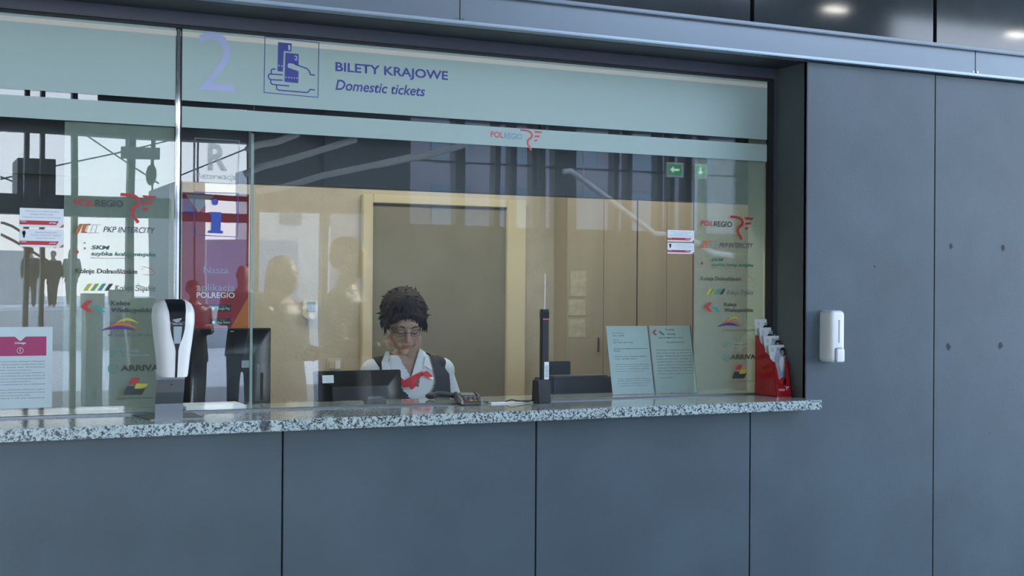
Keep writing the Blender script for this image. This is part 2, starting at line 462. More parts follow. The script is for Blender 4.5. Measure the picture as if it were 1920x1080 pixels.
# bright streak of light along the top, painted as a pale beige strip
mk('top_highlight', bx(xf0, xg1-.001, GL-.00122, GL-.0011, z1b-.034, z1b-.016), mat('beige_highlight', (.74, .69, .56), .6), film)

# counter slab
ct = struct('trim_4', bx(x_left, xr_o+.001, -.110, .560, UND, COUNTER), 'granite', bev=.0025, seg=2)
del ct['kind']; ct.name = 'granite_counter'
tag(ct, 'long speckled grey granite counter slab running under the ticket window', 'counter')
# thin steel channel holding the glass
mk('glazing_channel', bx(x_left, xg1, GL-.012, GL+.022, COUNTER, COUNTER+.006), 'steel_brushed', win)

# ================================================================== SIGNAGE ON THE GLASS
sg = thing('ticket_sign', 'blue window sign with numeral 2, hand and tickets pictogram and BILETY KRAJOWE', 'sign', W(640, 175, GI))
YS = GL-.0003; YT = GL-.0013
T('numeral', '2', 'lilac', sg, 371, 57, 168, 440, YT, bold=-.006)
# numeral lower bar is darker
T('title_text', 'BILETY KRAJOWE', 'blue', sg, 629, 116, 138.5, 840, YT, bold=.020)
T('subtitle_text', 'Domestic tickets', 'blue', sg, 629, 149, 168.5, 797, YT, shear=.22, bold=.014)
q = Q(480, 60, 1163/140, YT)
bm = B(); stroke(bm, [q(140, 72), q(980, 168), q(965, 1018), q(125, 942)], .0028, closed=True); mk('pictogram_border', bm, 'blue', sg)
bm = B()
flat(bm, [q(345, 158), q(558, 180), q(550, 305), q(432, 295), q(418, 618), q(335, 610)])
mk('ticket_shape', bm, 'blue', sg)
bm = B()
flat(bm, [q(458, 322), q(665, 345), q(662, 520), q(600, 500), q(540, 488), q(500, 490), q(490, 520), q(500, 555), q(662, 612), q(658, 798), q(444, 775)])
mk('ticket_shape', bm, 'blue', sg)
def qq(q_, pts): return [q_(*p) for p in pts]
bm = B(); LW = .0045
def arc_pts(cx, cy, r, a0, a1, n=8): return [(cx+r*math.cos(a0+(a1-a0)*i/n), cy-r*math.sin(a0+(a1-a0)*i/n)) for i in range(n+1)]
for pts in ([(305, 580), (262, 576), (240, 590), (236, 625), (245, 655)],
            [(415, 668), (240, 655), (205, 655), (190, 690), (205, 728), (235, 742), (415, 752)],
            [(235, 742), (226, 775), (240, 808), (270, 818), (515, 840)],
            [(330, 825), (318, 850), (322, 885), (350, 905), (780, 942), (815, 935), (840, 895), (915, 903)],
            ):
    stroke(bm, qq(q, pts), LW)
    for p in pts[1:-1]: disc(bm, q(*p), LW/2, LW/2, .0005, 10)
mk('hand_outline', bm, 'blue', sg)
bm = B(); pts = [(600, 500), (660, 522), (790, 568), (825, 600), (848, 665), (918, 672)]; stroke(bm, qq(q, pts), LW)
for p in pts[1:-1]: disc(bm, q(*p), LW/2, LW/2, .0005, 10)
mk('thumb_outline', bm, 'blue', sg)
T('ticket_number', '1', 'lilac', sg, 480+500/8.307, 60+202/8.307, 60+280/8.307, 480+536/8.307, YT-.0004, bold=-.02)
T('ticket_number', '2', 'lilac', sg, 480+597/8.307, 60+365/8.307, 60+440/8.307, 480+650/8.307, YT-.0004, bold=.02)
for p in ((357, 524), (400, 530), (468, 705), (511, 709), (554, 713), (597, 717), (638, 720)):
    bm = B(); c = q(*p); flat(bm, [c+Vector((-.0022, -.0004, -.0022)), c+Vector((.0022, -.0004, -.0022)), c+Vector((.0022, -.0004, .0022)), c+Vector((-.0022, -.0004, .0022))]); mk('perforation', bm, 'lilac', sg)

bl = thing('company_logo', 'faded red and blue POLREGIO logo on the frosted band near its middle', 'logo', W(970, 258, GI))
T('red_lettering', 'POL', 'pinkred', bl, 920, 246, 257.5, 944, YT, bold=.02)
T('blue_lettering', 'REGIO', 'greyblue', bl, 945.5, 249, 260, 979, YT, bold=.015)
o0 = W(976, 243.5, YT); emblem('winged_emblem', 'pinkred', bl, (o0.x, o0.z), (W(1017, 245, YT).x-o0.x)/233, YT)

# ---- strip of carrier logos, right
YL = GL-.0003; YB = GI+.001
xa, xb = W(1302, 500, GI).x, W(1431, 500, GI).x
zt, zb = W(1430, 300, GI).z, COUNTER+.001
st = thing('carrier_logo_strip', 'whitish see-through strip of railway carrier logos beside the red brochure holder', 'sticker', Vector(((xa+xb)/2, GI, zb)), 'carrier logo strips on the glass')
mk('strip_film', bx(xa, xb, GI, GI+.0008, zb, zt), 'logofilm', st)
a_ = Q(1280, 360, 5.4, YL)
def TT(name, s, m, x0, y0, y1, x1, par=st, **k):
    return T(name, s, m, par, 1280+x0/5.4, 360+y0/5.4, 360+y1/5.4, 1280+x1/5.4, YL, **k)
TT('red_lettering', 'POL', 'red', 182, 286, 342, 310, bold=.02)
TT('grey_lettering', 'REGIO', 'charc', 317, 294, 350, 500, bold=.012)
o0 = a_(485, 250); emblem('winged_emblem', 'red', st, (o0.x, o0.z), (a_(718, 255).x-o0.x)/233, YL)
bm = B()
flat(bm, [a_(212, 492), a_(236, 492), a_(208, 568), a_(182, 568)])
flat(bm, [a_(240, 492), a_(285, 492), a_(282, 504), a_(262, 504), a_(246, 556), a_(262, 556), a_(260, 568), a_(222, 566)])
mk('orange_emblem', bm, 'orange', st)
bm = B()
for i in range(3):
    dx = 30*i
    stroke(bm, [a_(290+dx, 498), a_(270+dx, 500), a_(255+dx, 563), a_(280+dx, 568)], .0012)
mk('line_emblem', bm, 'ink_g', st)
TT('navy_lettering', 'PKP INTERCITY', 'navy', 370, 512, 560, 712, shear=.25, bold=.0)
bm = B(); disc(bm, a_(196, 722), .0055, .0062); mk('red_dot', bm, 'red', st)
bm = B(); disc(bm, a_(247, 692), .0033, .0037); mk('orange_dot', bm, 'orange', st)
bm = B(); disc(bm, a_(247, 648), .0028, .0030); disc(bm, a_(225, 625), .0012, .0012); mk('teal_dot', bm, 'teal', st)
TT('green_lettering', 'SKM', 'green', 290, 667, 700, 412, shear=.2, bold=.03)
TT('green_lettering', 'szybka kolej miejska', 'green', 290, 718, 750, 714, shear=.2, bold=.02, cap='bk')
TT('small_lettering', 'PKP Szybka Kolej Miejska w Tr.', 'ink_g', 290, 766, 776, 580)
TT('grey_lettering', 'Koleje Dolnośląskie', 'charc', 184, 856, 895, 594, bold=.015, cap='Kl')
bm = B(); stroke(bm, [a_(x, y) for x, y in ((625, 840), (660, 848), (695, 865), (707, 885), (704, 903), (690, 912), (630, 904))], .0012); stroke(bm, [a_(618, 858), a_(640, 862)], .001)
mk('red_curve', bm, 'red', st)
for i, mm in enumerate(('yellow', 'lime', 'teal', 'charc')):
    dx = 46*i; bm = B(); flat(bm, [a_(272+dx, 980), a_(296+dx, 980), a_(264+dx, 1038), a_(238+dx, 1038)]); mk('slanted_bar', bm, mm, st)
TT('grey_lettering', 'Koleje Śląskie', 'ink_g', 447, 992, 1038, 714, shear=.2, bold=.0, cap='Kl')
b_ = Q(1280, 540, 5.4, YL)
def TU(name, s, m, x0, y0, y1, x1, par=st, **k):
    return T(name, s, m, par, 1280+x0/5.4, 540+y0/5.4, 540+y1/5.4, 1280+x1/5.4, YL, **k)
bm = B(); flat(bm, [b_(264, 145), b_(300, 145), b_(258, 195), b_(298, 241), b_(264, 241), b_(220, 193)]); mk('red_chevron', bm, 'red', st)
bm = B(); flat(bm, [b_(300, 150), b_(302, 190), b_(346, 194), b_(384, 242), b_(350, 242), b_(318, 206), b_(282, 172)]); mk('teal_chevron', bm, 'teal', st)
TU('grey_lettering', 'Koleje', 'charc', 420, 148, 184, 546, bold=.02, cap='Kl')
TU('grey_lettering', 'Wielkopolskie', 'charc', 420, 206, 242, 712, bold=.02, cap='Wl')
def crescent(name, m, x0, x1, yb, yt, th):
    bm = B(); n = 14; top = []; bot = []
    for i in range(n+1):
        t = i/n; x = x0+(x1-x0)*t; h = math.sin(PI*min(1, t*.95+.02))
        top.append((x, yb-(yb-yt)*h)); bot.append((x, yb-(yb-yt-th)*h))
    for i in range(n):
        pts = [b_(*top[i]), b_(*top[i+1]), b_(*bot[i+1]), b_(*bot[i])]
        try: flat(bm, pts)
        except ValueError: pass
    bmesh.ops.remove_doubles(bm, verts=bm.verts, dist=1e-6)
    mk(name, bm, m, st)
crescent('yellow_arc', 'yellow', 450, 602, 335, 288, 22)
crescent('orange_arc', 'orange', 372, 605, 388, 326, 24)
crescent('violet_arc', 'violet', 352, 580, 392, 350, 28)
TU('small_lettering', 'KOLEJE MAŁOPOLSKIE', 'ink_g', 402, 420, 446, 742)
bm = B(); stroke(bm, [b_(418, 604), b_(440, 585), b_(476, 548)], .003); stroke(bm, [b_(490, 604), b_(488, 560), b_(476, 548), b_(420, 548)], .002); mk('green_emblem', bm, 'teal', st)
TU('small_lettering', 'Koleje', 'ink_l', 525, 545, 570, 610)
TU('small_lettering', 'Mazowieckie', 'ink_l', 525, 580, 602, 670)
bm = B(); stroke(bm, [b_(435+34*math.cos(t), 706-38*math.sin(t)) for t in [R(100+i*24) for i in range(14)]], .0022); stroke(bm, [b_(425, 725), b_(432, 700), b_(452, 690)], .0028)
mk('green_ring', bm, 'teal', st)
TU('grey_lettering', 'ARRIVA', 'charc', 484, 675, 724, 738, bold=.02)
bm = B(); flat(bm, [b_(558, 779), b_(606, 779), b_(588, 824), b_(538, 824)]); mk('red_block', bm, 'red', st)
bm = B(); flat(bm, [b_(585, 826), b_(662, 826), b_(655, 850), b_(618, 866), b_(575, 866)]); mk('yellow_block', bm, 'yellow', st)
bm = B(); flat(bm, [b_(525, 848), b_(574, 848), b_(566, 872), b_(645, 868), b_(622, 916), b_(502, 916)]); mk('black_block', bm, 'charc', st)
TU('small_lettering', 'ŁÓDZKA KOLEJ AGLOMERACYJNA', 'charc', 448, 942, 957, 748)
# ---- the same strip on the left pane
dxs = W(141, 373, YL).x - W(1314, 419, YL).x
st2 = dup(st, 'whitish see-through strip of railway carrier logos on the pane behind the sanitizer dispenser', (dxs, 0, 0), 'carrier logo strips on the glass')
for ch in list(st2.children):
    if ch.name.startswith('strip_film'): bpy.data.objects.remove(ch)
fa2, fb2 = W(120, 400, GI).x, xm-.009
mk('strip_film', bx(fa2, fb2, GI, GI+.0008, zb, z2a-.002), 'logofilm', st2)

# ---- R and i information signs printed on the glass
rs = thing('reservation_sign', 'pale square outline with a large letter R and the word Rezerwacja', 'sign', W(407, 344, YS))
q = Q(300, 230, 1382/320, YS)
bm = B(); stroke(bm, [q(285, 125), q(643, 148), q(630, 498), q(275, 480)], .0022, closed=True); mk('sign_border', bm, 'pale', rs)
T('letter', 'R', 'pale', rs, 300+390/4.319, 230+165/4.319, 230+385/4.319, 300+548/4.319, YS, bold=.03)
T('word', 'Rezerwacja', 'pale', rs, 300+300/4.319, 230+402/4.319, 230+450/4.319, 300+616/4.319, YS, bold=.01, cap='Rk')
isg = thing('information_sign', 'cobalt blue letter i in a thin square outline below the R sign', 'sign', W(405, 440, YS))
bm = B(); stroke(bm, [q(282, 560), q(635, 572), q(628, 925), q(272, 908)], .0022, closed=True); mk('sign_border', bm, 'cobalt', isg)
bm = B(); disc(bm, q(446, 642), .0115, .0120); mk('letter_dot', bm, 'cobalt', isg)
bm = B(); flat(bm, [q(398, 722), q(496, 726), q(490, 872), q(510, 876), q(510, 898), q(390, 892), q(392, 872), q(414, 872), q(416, 745), q(398, 744)]); mk('letter_stem', bm, 'cobalt', isg)

# ---- small notices stuck on the glass
def sticker(label, X0, Y0, k, second, group):
    """X0,Y0,k : crop frame in which the sticker is 770 x 320 units, top left at (335,170)"""
    y = YS
    q = Q(X0, Y0, k, y); yo = 370 if second else 0
    a, b = q(335, 170+yo), q(1105, 205+yo*.98); h = q(335, 500+yo*.95)
    t = thing('glass_sticker', label, 'sticker', Vector((a.x, y, h.z)), group)
    x0, x1, z1, z0 = a.x, b.x, a.z, h.z
    w, hh = x1-x0, z1-z0
    mk('sticker_sheet', bx(x0, x1, y-.0003, y, z0, z1), 'paperw', t)
    bm = B(); zr0, zr1 = z0+hh*.12, z0+hh*.34
    flat(bm, [(x0, y-.0003, zr0), (x0+w*.83, y-.0003, zr0), (x0+w*.89, y-.0003, zr1), (x0, y-.0003, zr1)])
    mk('red_stripe', bm, 'red', t)
    bm = B(); flat(bm, [(x1-w*.1, y-.0003, z0), (x1, y-.0003, z0), (x1, y-.0003, z0+hh*.2)]); mk('corner_mark', bm, 'orange', t)
    T('red_stripe_text', 'polregio', 'paperw', t, 0, 0, 0, 0, y-.0009, pos=(x0+w*.67, zr0+hh*.06, x0+w*.83, zr1-hh*.04), bold=.02)
    T('red_stripe_text', 'POLREGIO', 'paperw', t, 0, 0, 0, 0, y-.0009, pos=(x0+w*.03, zr0+hh*.12, x0+w*.15, zr1-hh*.02))
    if second:
        lines = ('Szanowni Pasażerowie', 'Prosimy o zachowanie odległości', 'podczas rozmowy z kasjerem')
        xs_ = ((.35, .84), (.25, .93), (.38, .80))
        bm = B(); disc(bm, (x0+w*.10, y-.0003, z0+hh*.80), w*.035, hh*.12); flat(bm, [(x0+w*.05, y-.0003, z0+hh*.88), (x0+w*.13, y-.0003, z0+hh*.75), (x0+w*.11, y-.0003, z0+hh*.50), (x0+w*.08, y-.0003, z0+hh*.52)])
        mk('figure_mark', bm, 'ink', t)
    else:
        lines = ('Informujemy, że przy okienku obowiązuje', 'obsługa jednej osoby', 'Dziękujemy za zrozumienie i zachowanie zasad')
        xs_ = ((.13, .90), (.22, .76), (.07, .93))
    for i, (s, (u0, u1)) in enumerate(zip(lines, xs_)):
        zz = z0+hh*(.86-.165*i)
        T('small_text', s, 'ink_l', t, 0, 0, 0, 0, y-.0003, pos=(x0+w*u0, zz-hh*.07, x0+w*u1, zz+hh*.03))
    return t
sticker('upper white and red sticker near the right logo strip', 1230, 420, 15.43, False, 'stickers on the glass')
sticker('lower white and red sticker with a black figure near the right logo strip', 1230, 420, 15.43, True, 'stickers on the glass')
kk = 770/82.5
sticker('upper white and red sticker at the left edge of the photo', 37-335/kk, 389.5-170/kk, kk, False, 'stickers on the glass')
sticker('lower white and red sticker with a black figure at the left edge of the photo', 37-335/kk, 389.5-170/kk, kk, True, 'stickers on the glass')

# ---- notice sheet, bottom left
x0, x1 = W(-42, 690, YS).x, W(98, 690, YS).x; z1, z0 = W(60, 613, YS).z, W(60, 765, YS).z
nt_ = thing('notice_sheet', 'pale blue notice sheet with a magenta header headed Uwaga, lower left of the glass', 'notice', Vector((x0, YS, z0)))
mk('pale_sheet', bx(x0, x1, YS-.0006, YS, z0, z1), 'paper', nt_)
zc1, zc0 = W(60, 631, YS).z, W(60, 667, YS).z; xc = W(38, 640, YS).x; xe = W(87, 640, YS).x; xe0 = 2*xc-xe-.02
bm = B(); flat(bm, [(xe0, YS-.0006, zc0), (xe, YS-.0006, zc0), (xe, YS-.0006, zc1), (xc+.018, YS-.0006, zc1), (xc, YS-.0006, zc1-.016), (xc-.018, YS-.0006, zc1), (xe0, YS-.0006, zc1)])
mk('magenta_header', bm, 'magenta', nt_)
T('header_text', 'Uwaga', 'paperw', nt_, 0, 0, 0, 0, YS-.0011, pos=(xc-.018, zc1-.027, xc+.018, zc1-.018), bold=.02)
bm = B(); cc = (xc, YS-.0011, (zc0*.72+zc1*.28)); stroke(bm, [(cc[0]+.010*math.cos(R(a)), cc[1], cc[2]+.010*math.sin(R(a))) for a in range(0, 360, 24)], .0012, closed=True)
stroke(bm, [(xc, cc[1], cc[2]+.006), (xc, cc[1], cc[2]-.002)], .002); disc(bm, (xc, cc[1], cc[2]-.005), .0012, .0012)
mk('exclamation_ring', bm, 'paperw', nt_)
rnd = random.Random(3)
bm = B(); z = zc0-.018; i = 0
words_ = 'Szanowni Państwo w trosce o bezpieczeństwo pasażerów i pracowników prosimy o stosowanie się do zasad obsługi przy okienku'.split()
for i in range(13):
    n = rnd.randint(6, 8); s = ' '.join(rnd.choice(words_) for _ in range(n))[:58]
    T('body_text', s, 'ink_g', nt_, 0, 0, 0, 0, YS-.0006, pos=(xc-.105, z-.0045, (xe-.004 if i % 4 != 3 else xe-.05), z+.0015)); z -= .0098 if i != 8 else .018

# ================================================================== THINGS ON THE COUNTER
ZT = COUNTER
# -- sanitizer dispenser on a steel stand
pc = ZC(317, 787, ZT)
ypf = pc.y
xc_ = (ZC(291, 787, ZT).x+ZC(340, 786, ZT).x)/2; cw = .047
stn = thing('dispenser_stand', 'grey bent steel table stand carrying the white sanitizer dispenser', 'stand', Vector((xc_, ypf+.1, ZT)))
mk('base_plate', prism(B(), [(xc_-.062, ypf, ZT), (xc_+.118, ypf, ZT), (xc_+.128, ypf+.20, ZT), (xc_-.088, ypf+.20, ZT)], (0, 0, .003)), 'steel_brushed', stn)
def bent(xc, hw0, hw1, prof, th):
    bm = B(); n = len(prof)
    L1, L2 = [], []
    for i, (y, z) in enumerate(prof):
        h = hw0+(hw1-hw0)*i/(n-1)
        L1.append(((xc-h, y, z), (xc+h, y, z))); L2.append(((xc-h, y+th, z), (xc+h, y+th, z)))
    V1 = [[bm.verts.new(p) for p in r] for r in L1]; V2 = [[bm.verts.new(p) for p in r] for r in L2]
    for i in range(n-1):
        bm.faces.new((V1[i][0], V1[i][1], V1[i+1][1], V1[i+1][0])); bm.faces.new((V2[i][0], V2[i+1][0], V2[i+1][1], V2[i][1]))
        bm.faces.new((V1[i][0], V1[i+1][0], V2[i+1][0], V2[i][0])); bm.faces.new((V1[i][1], V2[i][1], V2[i+1][1], V1[i+1][1]))
    bm.faces.new((V1[0][0], V2[0][0], V2[0][1], V1[0][1])); bm.faces.new((V1[-1][0], V1[-1][1], V2[-1][1], V2[-1][0]))
    return bm
mk('column_plate', bent(xc_, cw, cw*1.0, [(ypf, ZT+.003), (ypf-.002, ZT+.055), (ypf-.018, ZT+.095), (ypf-.030, ZT+.14), (ypf-.030, ZT+.36)], .004), 'steel_brushed', stn)
bm = B(); bmesh.ops.create_cone(bm, cap_ends=True, segments=12, radius1=.003, radius2=.003, depth=.002, matrix=Matrix.Translation((xc_+.003, ypf-.0265, ZT+.122)) @ Matrix.Rotation(PI/2, 4, 'X')); mk('bolt_hole', bm, 'ink', stn)

yf = ypf-.034                                    # back of the dispenser body
body_l = W(287, 630, yf-.05); body_r = W(364.5, 630, yf-.06)
ztop = W(325, 561, yf-.05).z; zbot = W(325, 707, yf-.07).z
bxc = (body_l.x+body_r.x)/2+.002; bw = (body_r.x-body_l.x)/2*.985; bh = ztop-zbot
ds = thing('sanitizer_dispenser', 'white automatic hand sanitizer dispenser with black central strip on grey stand', 'dispenser', Vector((bxc, yf-.05, zbot)))
prof_h = [(0, .66), (.02, .70), (.30, .80), (.50, .90), (.70, .985), (.80, 1.0), (.88, .97), (.94, .88), (.985, .68), (1.0, .58)]
prof_d = [(0, .085), (.3, .098), (.7, .108), (.85, .100), (.95, .075), (1.0, .05)]
def interp(pr, t):
    for i in range(len(pr)-1):
        if t <= pr[i+1][0]: 
            a, b = pr[i], pr[i+1]; return a[1]+(b[1]-a[1])*(t-a[0])/(b[0]-a[0]+1e-9)
    return pr[-1][1]
def shell_pt(t, u):
    """t height 0..1; u -1..1 around the front from left back to right back"""
    hw = bw*interp(prof_h, t); dp = interp(prof_d, t)
    a = u*PI/2*1.0
    sx, cy = math.sin(a), math.cos(a)
    ex = .45
    return Vector((bxc+hw*math.copysign(abs(sx)**ex, sx), yf-.001-dp*abs(cy)**ex, zbot+bh*t))
def patch(t0, t1, ufun0, ufun1, nt_=26, nu=10, off=0):
    bm = B(); g = []
    for i in range(nt_+1):
        t = t0+(t1-t0)*i/nt_; r = []
        for j in range(nu+1):
            u = ufun0(t)+(ufun1(t)-ufun0(t))*j/nu; p = shell_pt(t, u); p.y -= off; r.append(bm.verts.new(p))
        g.append(r)
    for i in range(nt_):
        for j in range(nu): bm.faces.new((g[i][j], g[i][j+1], g[i+1][j+1], g[i+1][j]))
    return bm, g
bm, g = patch(0, 1, lambda t: -1, lambda t: 1, 34, 48)
bm.faces.new([v for v in g[0]][::-1]); bm.faces.new(g[-1])
bk0 = [r[0] for r in g]; bk1 = [r[-1] for r in g]
bm.faces.new([*bk0[::-1], *bk1])
mk('dispenser_shell', bm, 'white', ds, smooth=True)
# strip halfwidth in metres as function of t, mapped to u by position
def strip_bm(wf, t0, t1, off=.0012, nt2=40, xoff=lambda t: 0):
    bm = B(); g = []
    for i in range(nt2+1):
        t = t0+(t1-t0)*i/nt2; w = wf(t); r = []
        for j in range(9):
            x = xoff(t)+w*(-1+2*j/8); hw = bw*interp(prof_h, t); dp = interp(prof_d, t)
            s = max(-1, min(1, x/hw)); sx = math.copysign(abs(s)**(1/.45), s); a = math.asin(sx); cy = abs(math.cos(a))**.45
            r.append(bm.verts.new((bxc+x, yf-.001-dp*cy-off, zbot+bh*t)))
        g.append(r)
    for i in range(nt2):
        for j in range(8): bm.faces.new((g[i][j], g[i][j+1], g[i+1][j+1], g[i+1][j]))
    r = bmesh.ops.extrude_face_region(bm, geom=bm.faces[:]); 
    for v in [e for e in r['geom'] if isinstance(e, bmesh.types.BMVert)]: v.co.y += off*.9
    return bm
def wf(t):
    return interp([(0, .0038), (.34, .0042), (.42, .0085), (.52, .018), (.62, .0235), (.8, .0265), (1.0, .033)], t)
mk('black_strip', strip_bm(wf, .0, 1.0), 'black', ds, smooth=True)
def wv(t): return .0135
mk('gel_window', strip_bm(lambda t: interp([(0, .0), (.43, .010), (.60, .0138), (.66, .0138)], t), .435, .655, off=.003), mat('gel_window_grey', (.36, .44, .48), .15, spec=.8), ds, smooth=True)
mk('crease_line', strip_bm(lambda t: .0268, .835, .842, off=.0022), 'joint', ds)
yyf = yf-.001-interp(prof_d, .72)-.0018
bm = B()
for k in range(7): stroke(bm, [(bxc-.017+.002*k, yyf, zbot+bh*(.735-.004*k)), (bxc+.012-.0012*k, yyf, zbot+bh*(.755-.006*k))], .0022)
mk('brand_mark', bm, 'paperw', ds)
T('brand_text', 'Merida', 'paperw', ds, 0, 0, 0, 0, yyf, pos=(bxc-.016, zbot+bh*.678, bxc+.016, zbot+bh*.692), bold=.01)

# -- intercom microphone bar
yI = .19
xi0, xi1 = W(1008, 735, yI-.03).x, W(1035, 735, yI-.03).x; xi = (xi0+xi1)/2; hw = (xi1-xi0)/2*.9
mic = thing('counter_microphone', 'black upright microphone bar with thin white rod standing on the granite counter', 'microphone', Vector((xi, yI, ZT)))
zb1 = W(1020, 713, yI-.03).z
bm = B()
prism(bm, [(xi-hw, yI-.032, ZT), (xi-hw, yI+.032, ZT), (xi-hw, yI+.026, zb1), (xi-hw, yI-.020, zb1)], (2*hw, 0, 0))
mk('speaker_base', bm, 'black_m', mic, bev=.003)
bm = B()
for i in range(9):
    for j in range(12):
        f = j/11; y_ = yI-.0325+.012*f
        bmesh.ops.create_cube(bm, size=1, matrix=Matrix.Translation((xi-hw*.62+hw*1.24*i/8, y_-.0003, ZT+.010+(zb1-ZT-.018)*f)) @ Matrix.Diagonal((.0016, .0012, .0016, 1)))
mk('speaker_grille', bm, 'greyp', mic)
za, zb_ = W(1020, 713, yI).z, W(1020, 580, yI).z
xs0, xs1 = W(1014.5, 650, yI).x, W(1027, 650, yI).x
mk('bar_body', bx(xs0, xs1, yI-.010, yI+.014, zb1-.002, zb_), 'black_m', mic, bev=.0015)
mk('red_ring', bx(xs0+.002, xs1+.0003, yI-.0108, yI-.0095, zb_-.042, zb_-.037), 'pinkred', mic)
mk('top_cap', bx(xs0-.0004, xs1+.0004, yI-.0108, yI+.0145, zb_-.034, zb_-.008), 'black', mic)
mk('barcode_label', bx(xs0+.010, xs1+.0003, yI-.0112, yI-.0095, zb1+.002, zb1+.072), 'paperw', mic)
bm = B()
for k in range(10): stroke(bm, [(xs0+.0125, yI-.0112, zb1+.012+.0048*k), (xs1-.003, yI-.0112, zb1+.012+.0048*k)], .0016)
mk('barcode', bm, 'ink', mic)
zr = W(1021, 513, yI).z
bm = B(); zz = zb_
xr_ = W(1021.5, 560, yI).x
n = int((zr-zb_)/.0065)
tube(bm, [(xr_, yI, zb_-.002), (xr_, yI, zr)], .0018, 8)
for k in range(n): ell(bm, (xr_, yI, zb_+(k+.5)*(zr-zb_)/n), (.0031, .0031, .0024), sub=1)
mk('gooseneck_rod', bm, 'white', mic, smooth=True)

# -- card payment terminal
tA = ZC(872, 761, ZT); tB = ZC(900, 762, ZT); yT = tA.y
ter = thing('card_terminal', 'small black and silver card payment terminal lying on the granite counter', 'card terminal', Vector(((tA.x+tB.x)/2, yT+.06, ZT)))
w_ = .078; L_ = .15
rotT = Matrix.Rotation(R(-12), 4, 'Z')
o_ = Vector(((tA.x+tB.x)/2+.012, yT+.01, ZT))
def loc(bm, m4): bmesh.ops.transform(bm, matrix=m4, verts=bm.verts); return bm
X4 = Matrix.Translation(o_) @ rotT
def tp(name, bm, m, bev=0, par=ter): return mk(name, loc(bm, X4), m, par, bev=bev)
tp('terminal_body', prism(B(), [(-w_/2, 0, .002), (-w_/2, 0, .016), (-w_/2, .03, .024), (-w_/2, L_*.8, .040), (-w_/2, L_, .036), (-w_/2, L_, .002)], (w_, 0, 0)), 'black', .003)
for s in (-1, 1):
    xx = s*w_/2
    tp('silver_side', prism(B(), [(xx-.004, -.002, .004), (xx-.004, -.002, .019), (xx-.004, .03, .028), (xx-.004, L_*.8, .045), (xx-.004, L_+.002, .042), (xx-.004, L_+.002, .004)], (.008, 0, 0)), 'steel_brushed', .002)
tp('screen', prism(B(), [(-w_*.36, .075, .0335), (w_*.36, .075, .0335), (w_*.36, .115, .0405), (-w_*.36, .115, .0405)], (0, -.0002, .0012)), 'lcd')
for r_ in range(3):
    for c_ in range(4):
        mm = ('red', 'yellow', 'orange', 'lime')[c_] if r_ == 0 else 'greyp'
        yy = .006+.016*r_; z0_ = .0175+.0055*r_
        tp('key', bx(-w_*.34+c_*.018, -w_*.34+c_*.018+.014, yy, yy+.010, z0_-.003, z0_+.0032+.001*r_), mm, .001)
tp('key_legend', bx(-w_*.3, w_*.3, .060, .064, .0285, .0325), 'paperw')
bm = B(); p0 = X4 @ Vector((w_/2, L_*.6, .006))
tube(bm, [p0, p0+Vector((.02, -.005, 0)), p0+Vector((.05, -.012, -.003)), p0+Vector((.075, -.03, -.003))], .0022, 8)
mk('cable', bm, 'black_m', ter, smooth=True)

# -- pass-through tray between terminal and microphone
a1, a2, a3, a4 = ZC(921, 757.5, ZT), ZC(1040, 754.5, ZT), ZC(1000, 745, ZT), ZC(921, 745, ZT)
tr_ = thing('money_tray', 'shallow steel money tray set under the glass between card terminal and microphone', 'tray', Vector((a1.x, a1.y, ZT)))
xq0, xq1, yq0, yq1 = a1.x, a2.x-.03, a1.y, a3.y
mk('tray_plate', bx(xq0, xq1, yq0, GL-.014, ZT+.0003, ZT+.0025), 'steel', tr_, bev=.001)
mk('tray_lip', bx(xq0, xq1, yq0-.003, yq0, ZT+.0003, ZT+.006), 'white', tr_)
pp = tag(mk('paper_slip', bx(xq0+.004, xq0+.115, yq0+.006, GL-.016, ZT+.003, ZT+.005), 'paperw', None), 'white slips of paper lying on the steel money tray', 'paper')
bm = B(); y_ = yI-.02
tube(bm, [(xi-hw-.0, yI+.01, ZT+.012), (xi-hw-.03, yI+.005, ZT+.006), (xi-hw-.07, yI-.0, ZT+.010), (xi-hw-.10, yI+.01, ZT+.016), (xi-hw-.12, yI+.02, ZT+.008), (xi-hw-.115, yI+.035, ZT+.004)], .002, 8)
mk('microphone_cable', bm, 'black_m', mic, smooth=True)

# -- red brochure holder
fb = ZC(1457, 744.5, ZT); fr_ = ZC(1495.7, 742, ZT)
hx0, hx1, hy = fb.x, fr_.x, fb.y
hx1 = min(hx1, xr_o-.006)
hw_ = hx1-hx0
hol = thing('brochure_holder', 'red four-tier acrylic brochure holder with white lettering at the counter end', 'holder', Vector((hx0, hy, ZT)))
hb = GL-.014 - hy                                 # depth
tiers = 4; th = .0022
Ztop = [W(1447, 680, hy+.035).z-ZT+.002, .175, .215, .262]
pr = [(0, 0), (.036, .150), (.060, .162), (.064, .178), (.104, .188), (.110, .222), (.145, .232), (.155, .262), (hb, .258), (hb-.012, 0)]
pr = [(0, 0), (.030, .150), (.052, .163), (.062, .178), (.088, .190), (.100, .218), (.124, .230), (.140, .260), (hb, .262), (hb, 0)]
def side(x):
    return prism(B(), [(x, hy+a, ZT+b) for a, b in pr], (th, 0, 0))
mk('side_panel', side(hx0), 'redplast', hol); mk('side_panel', side(hx1-th), 'redplast', hol)
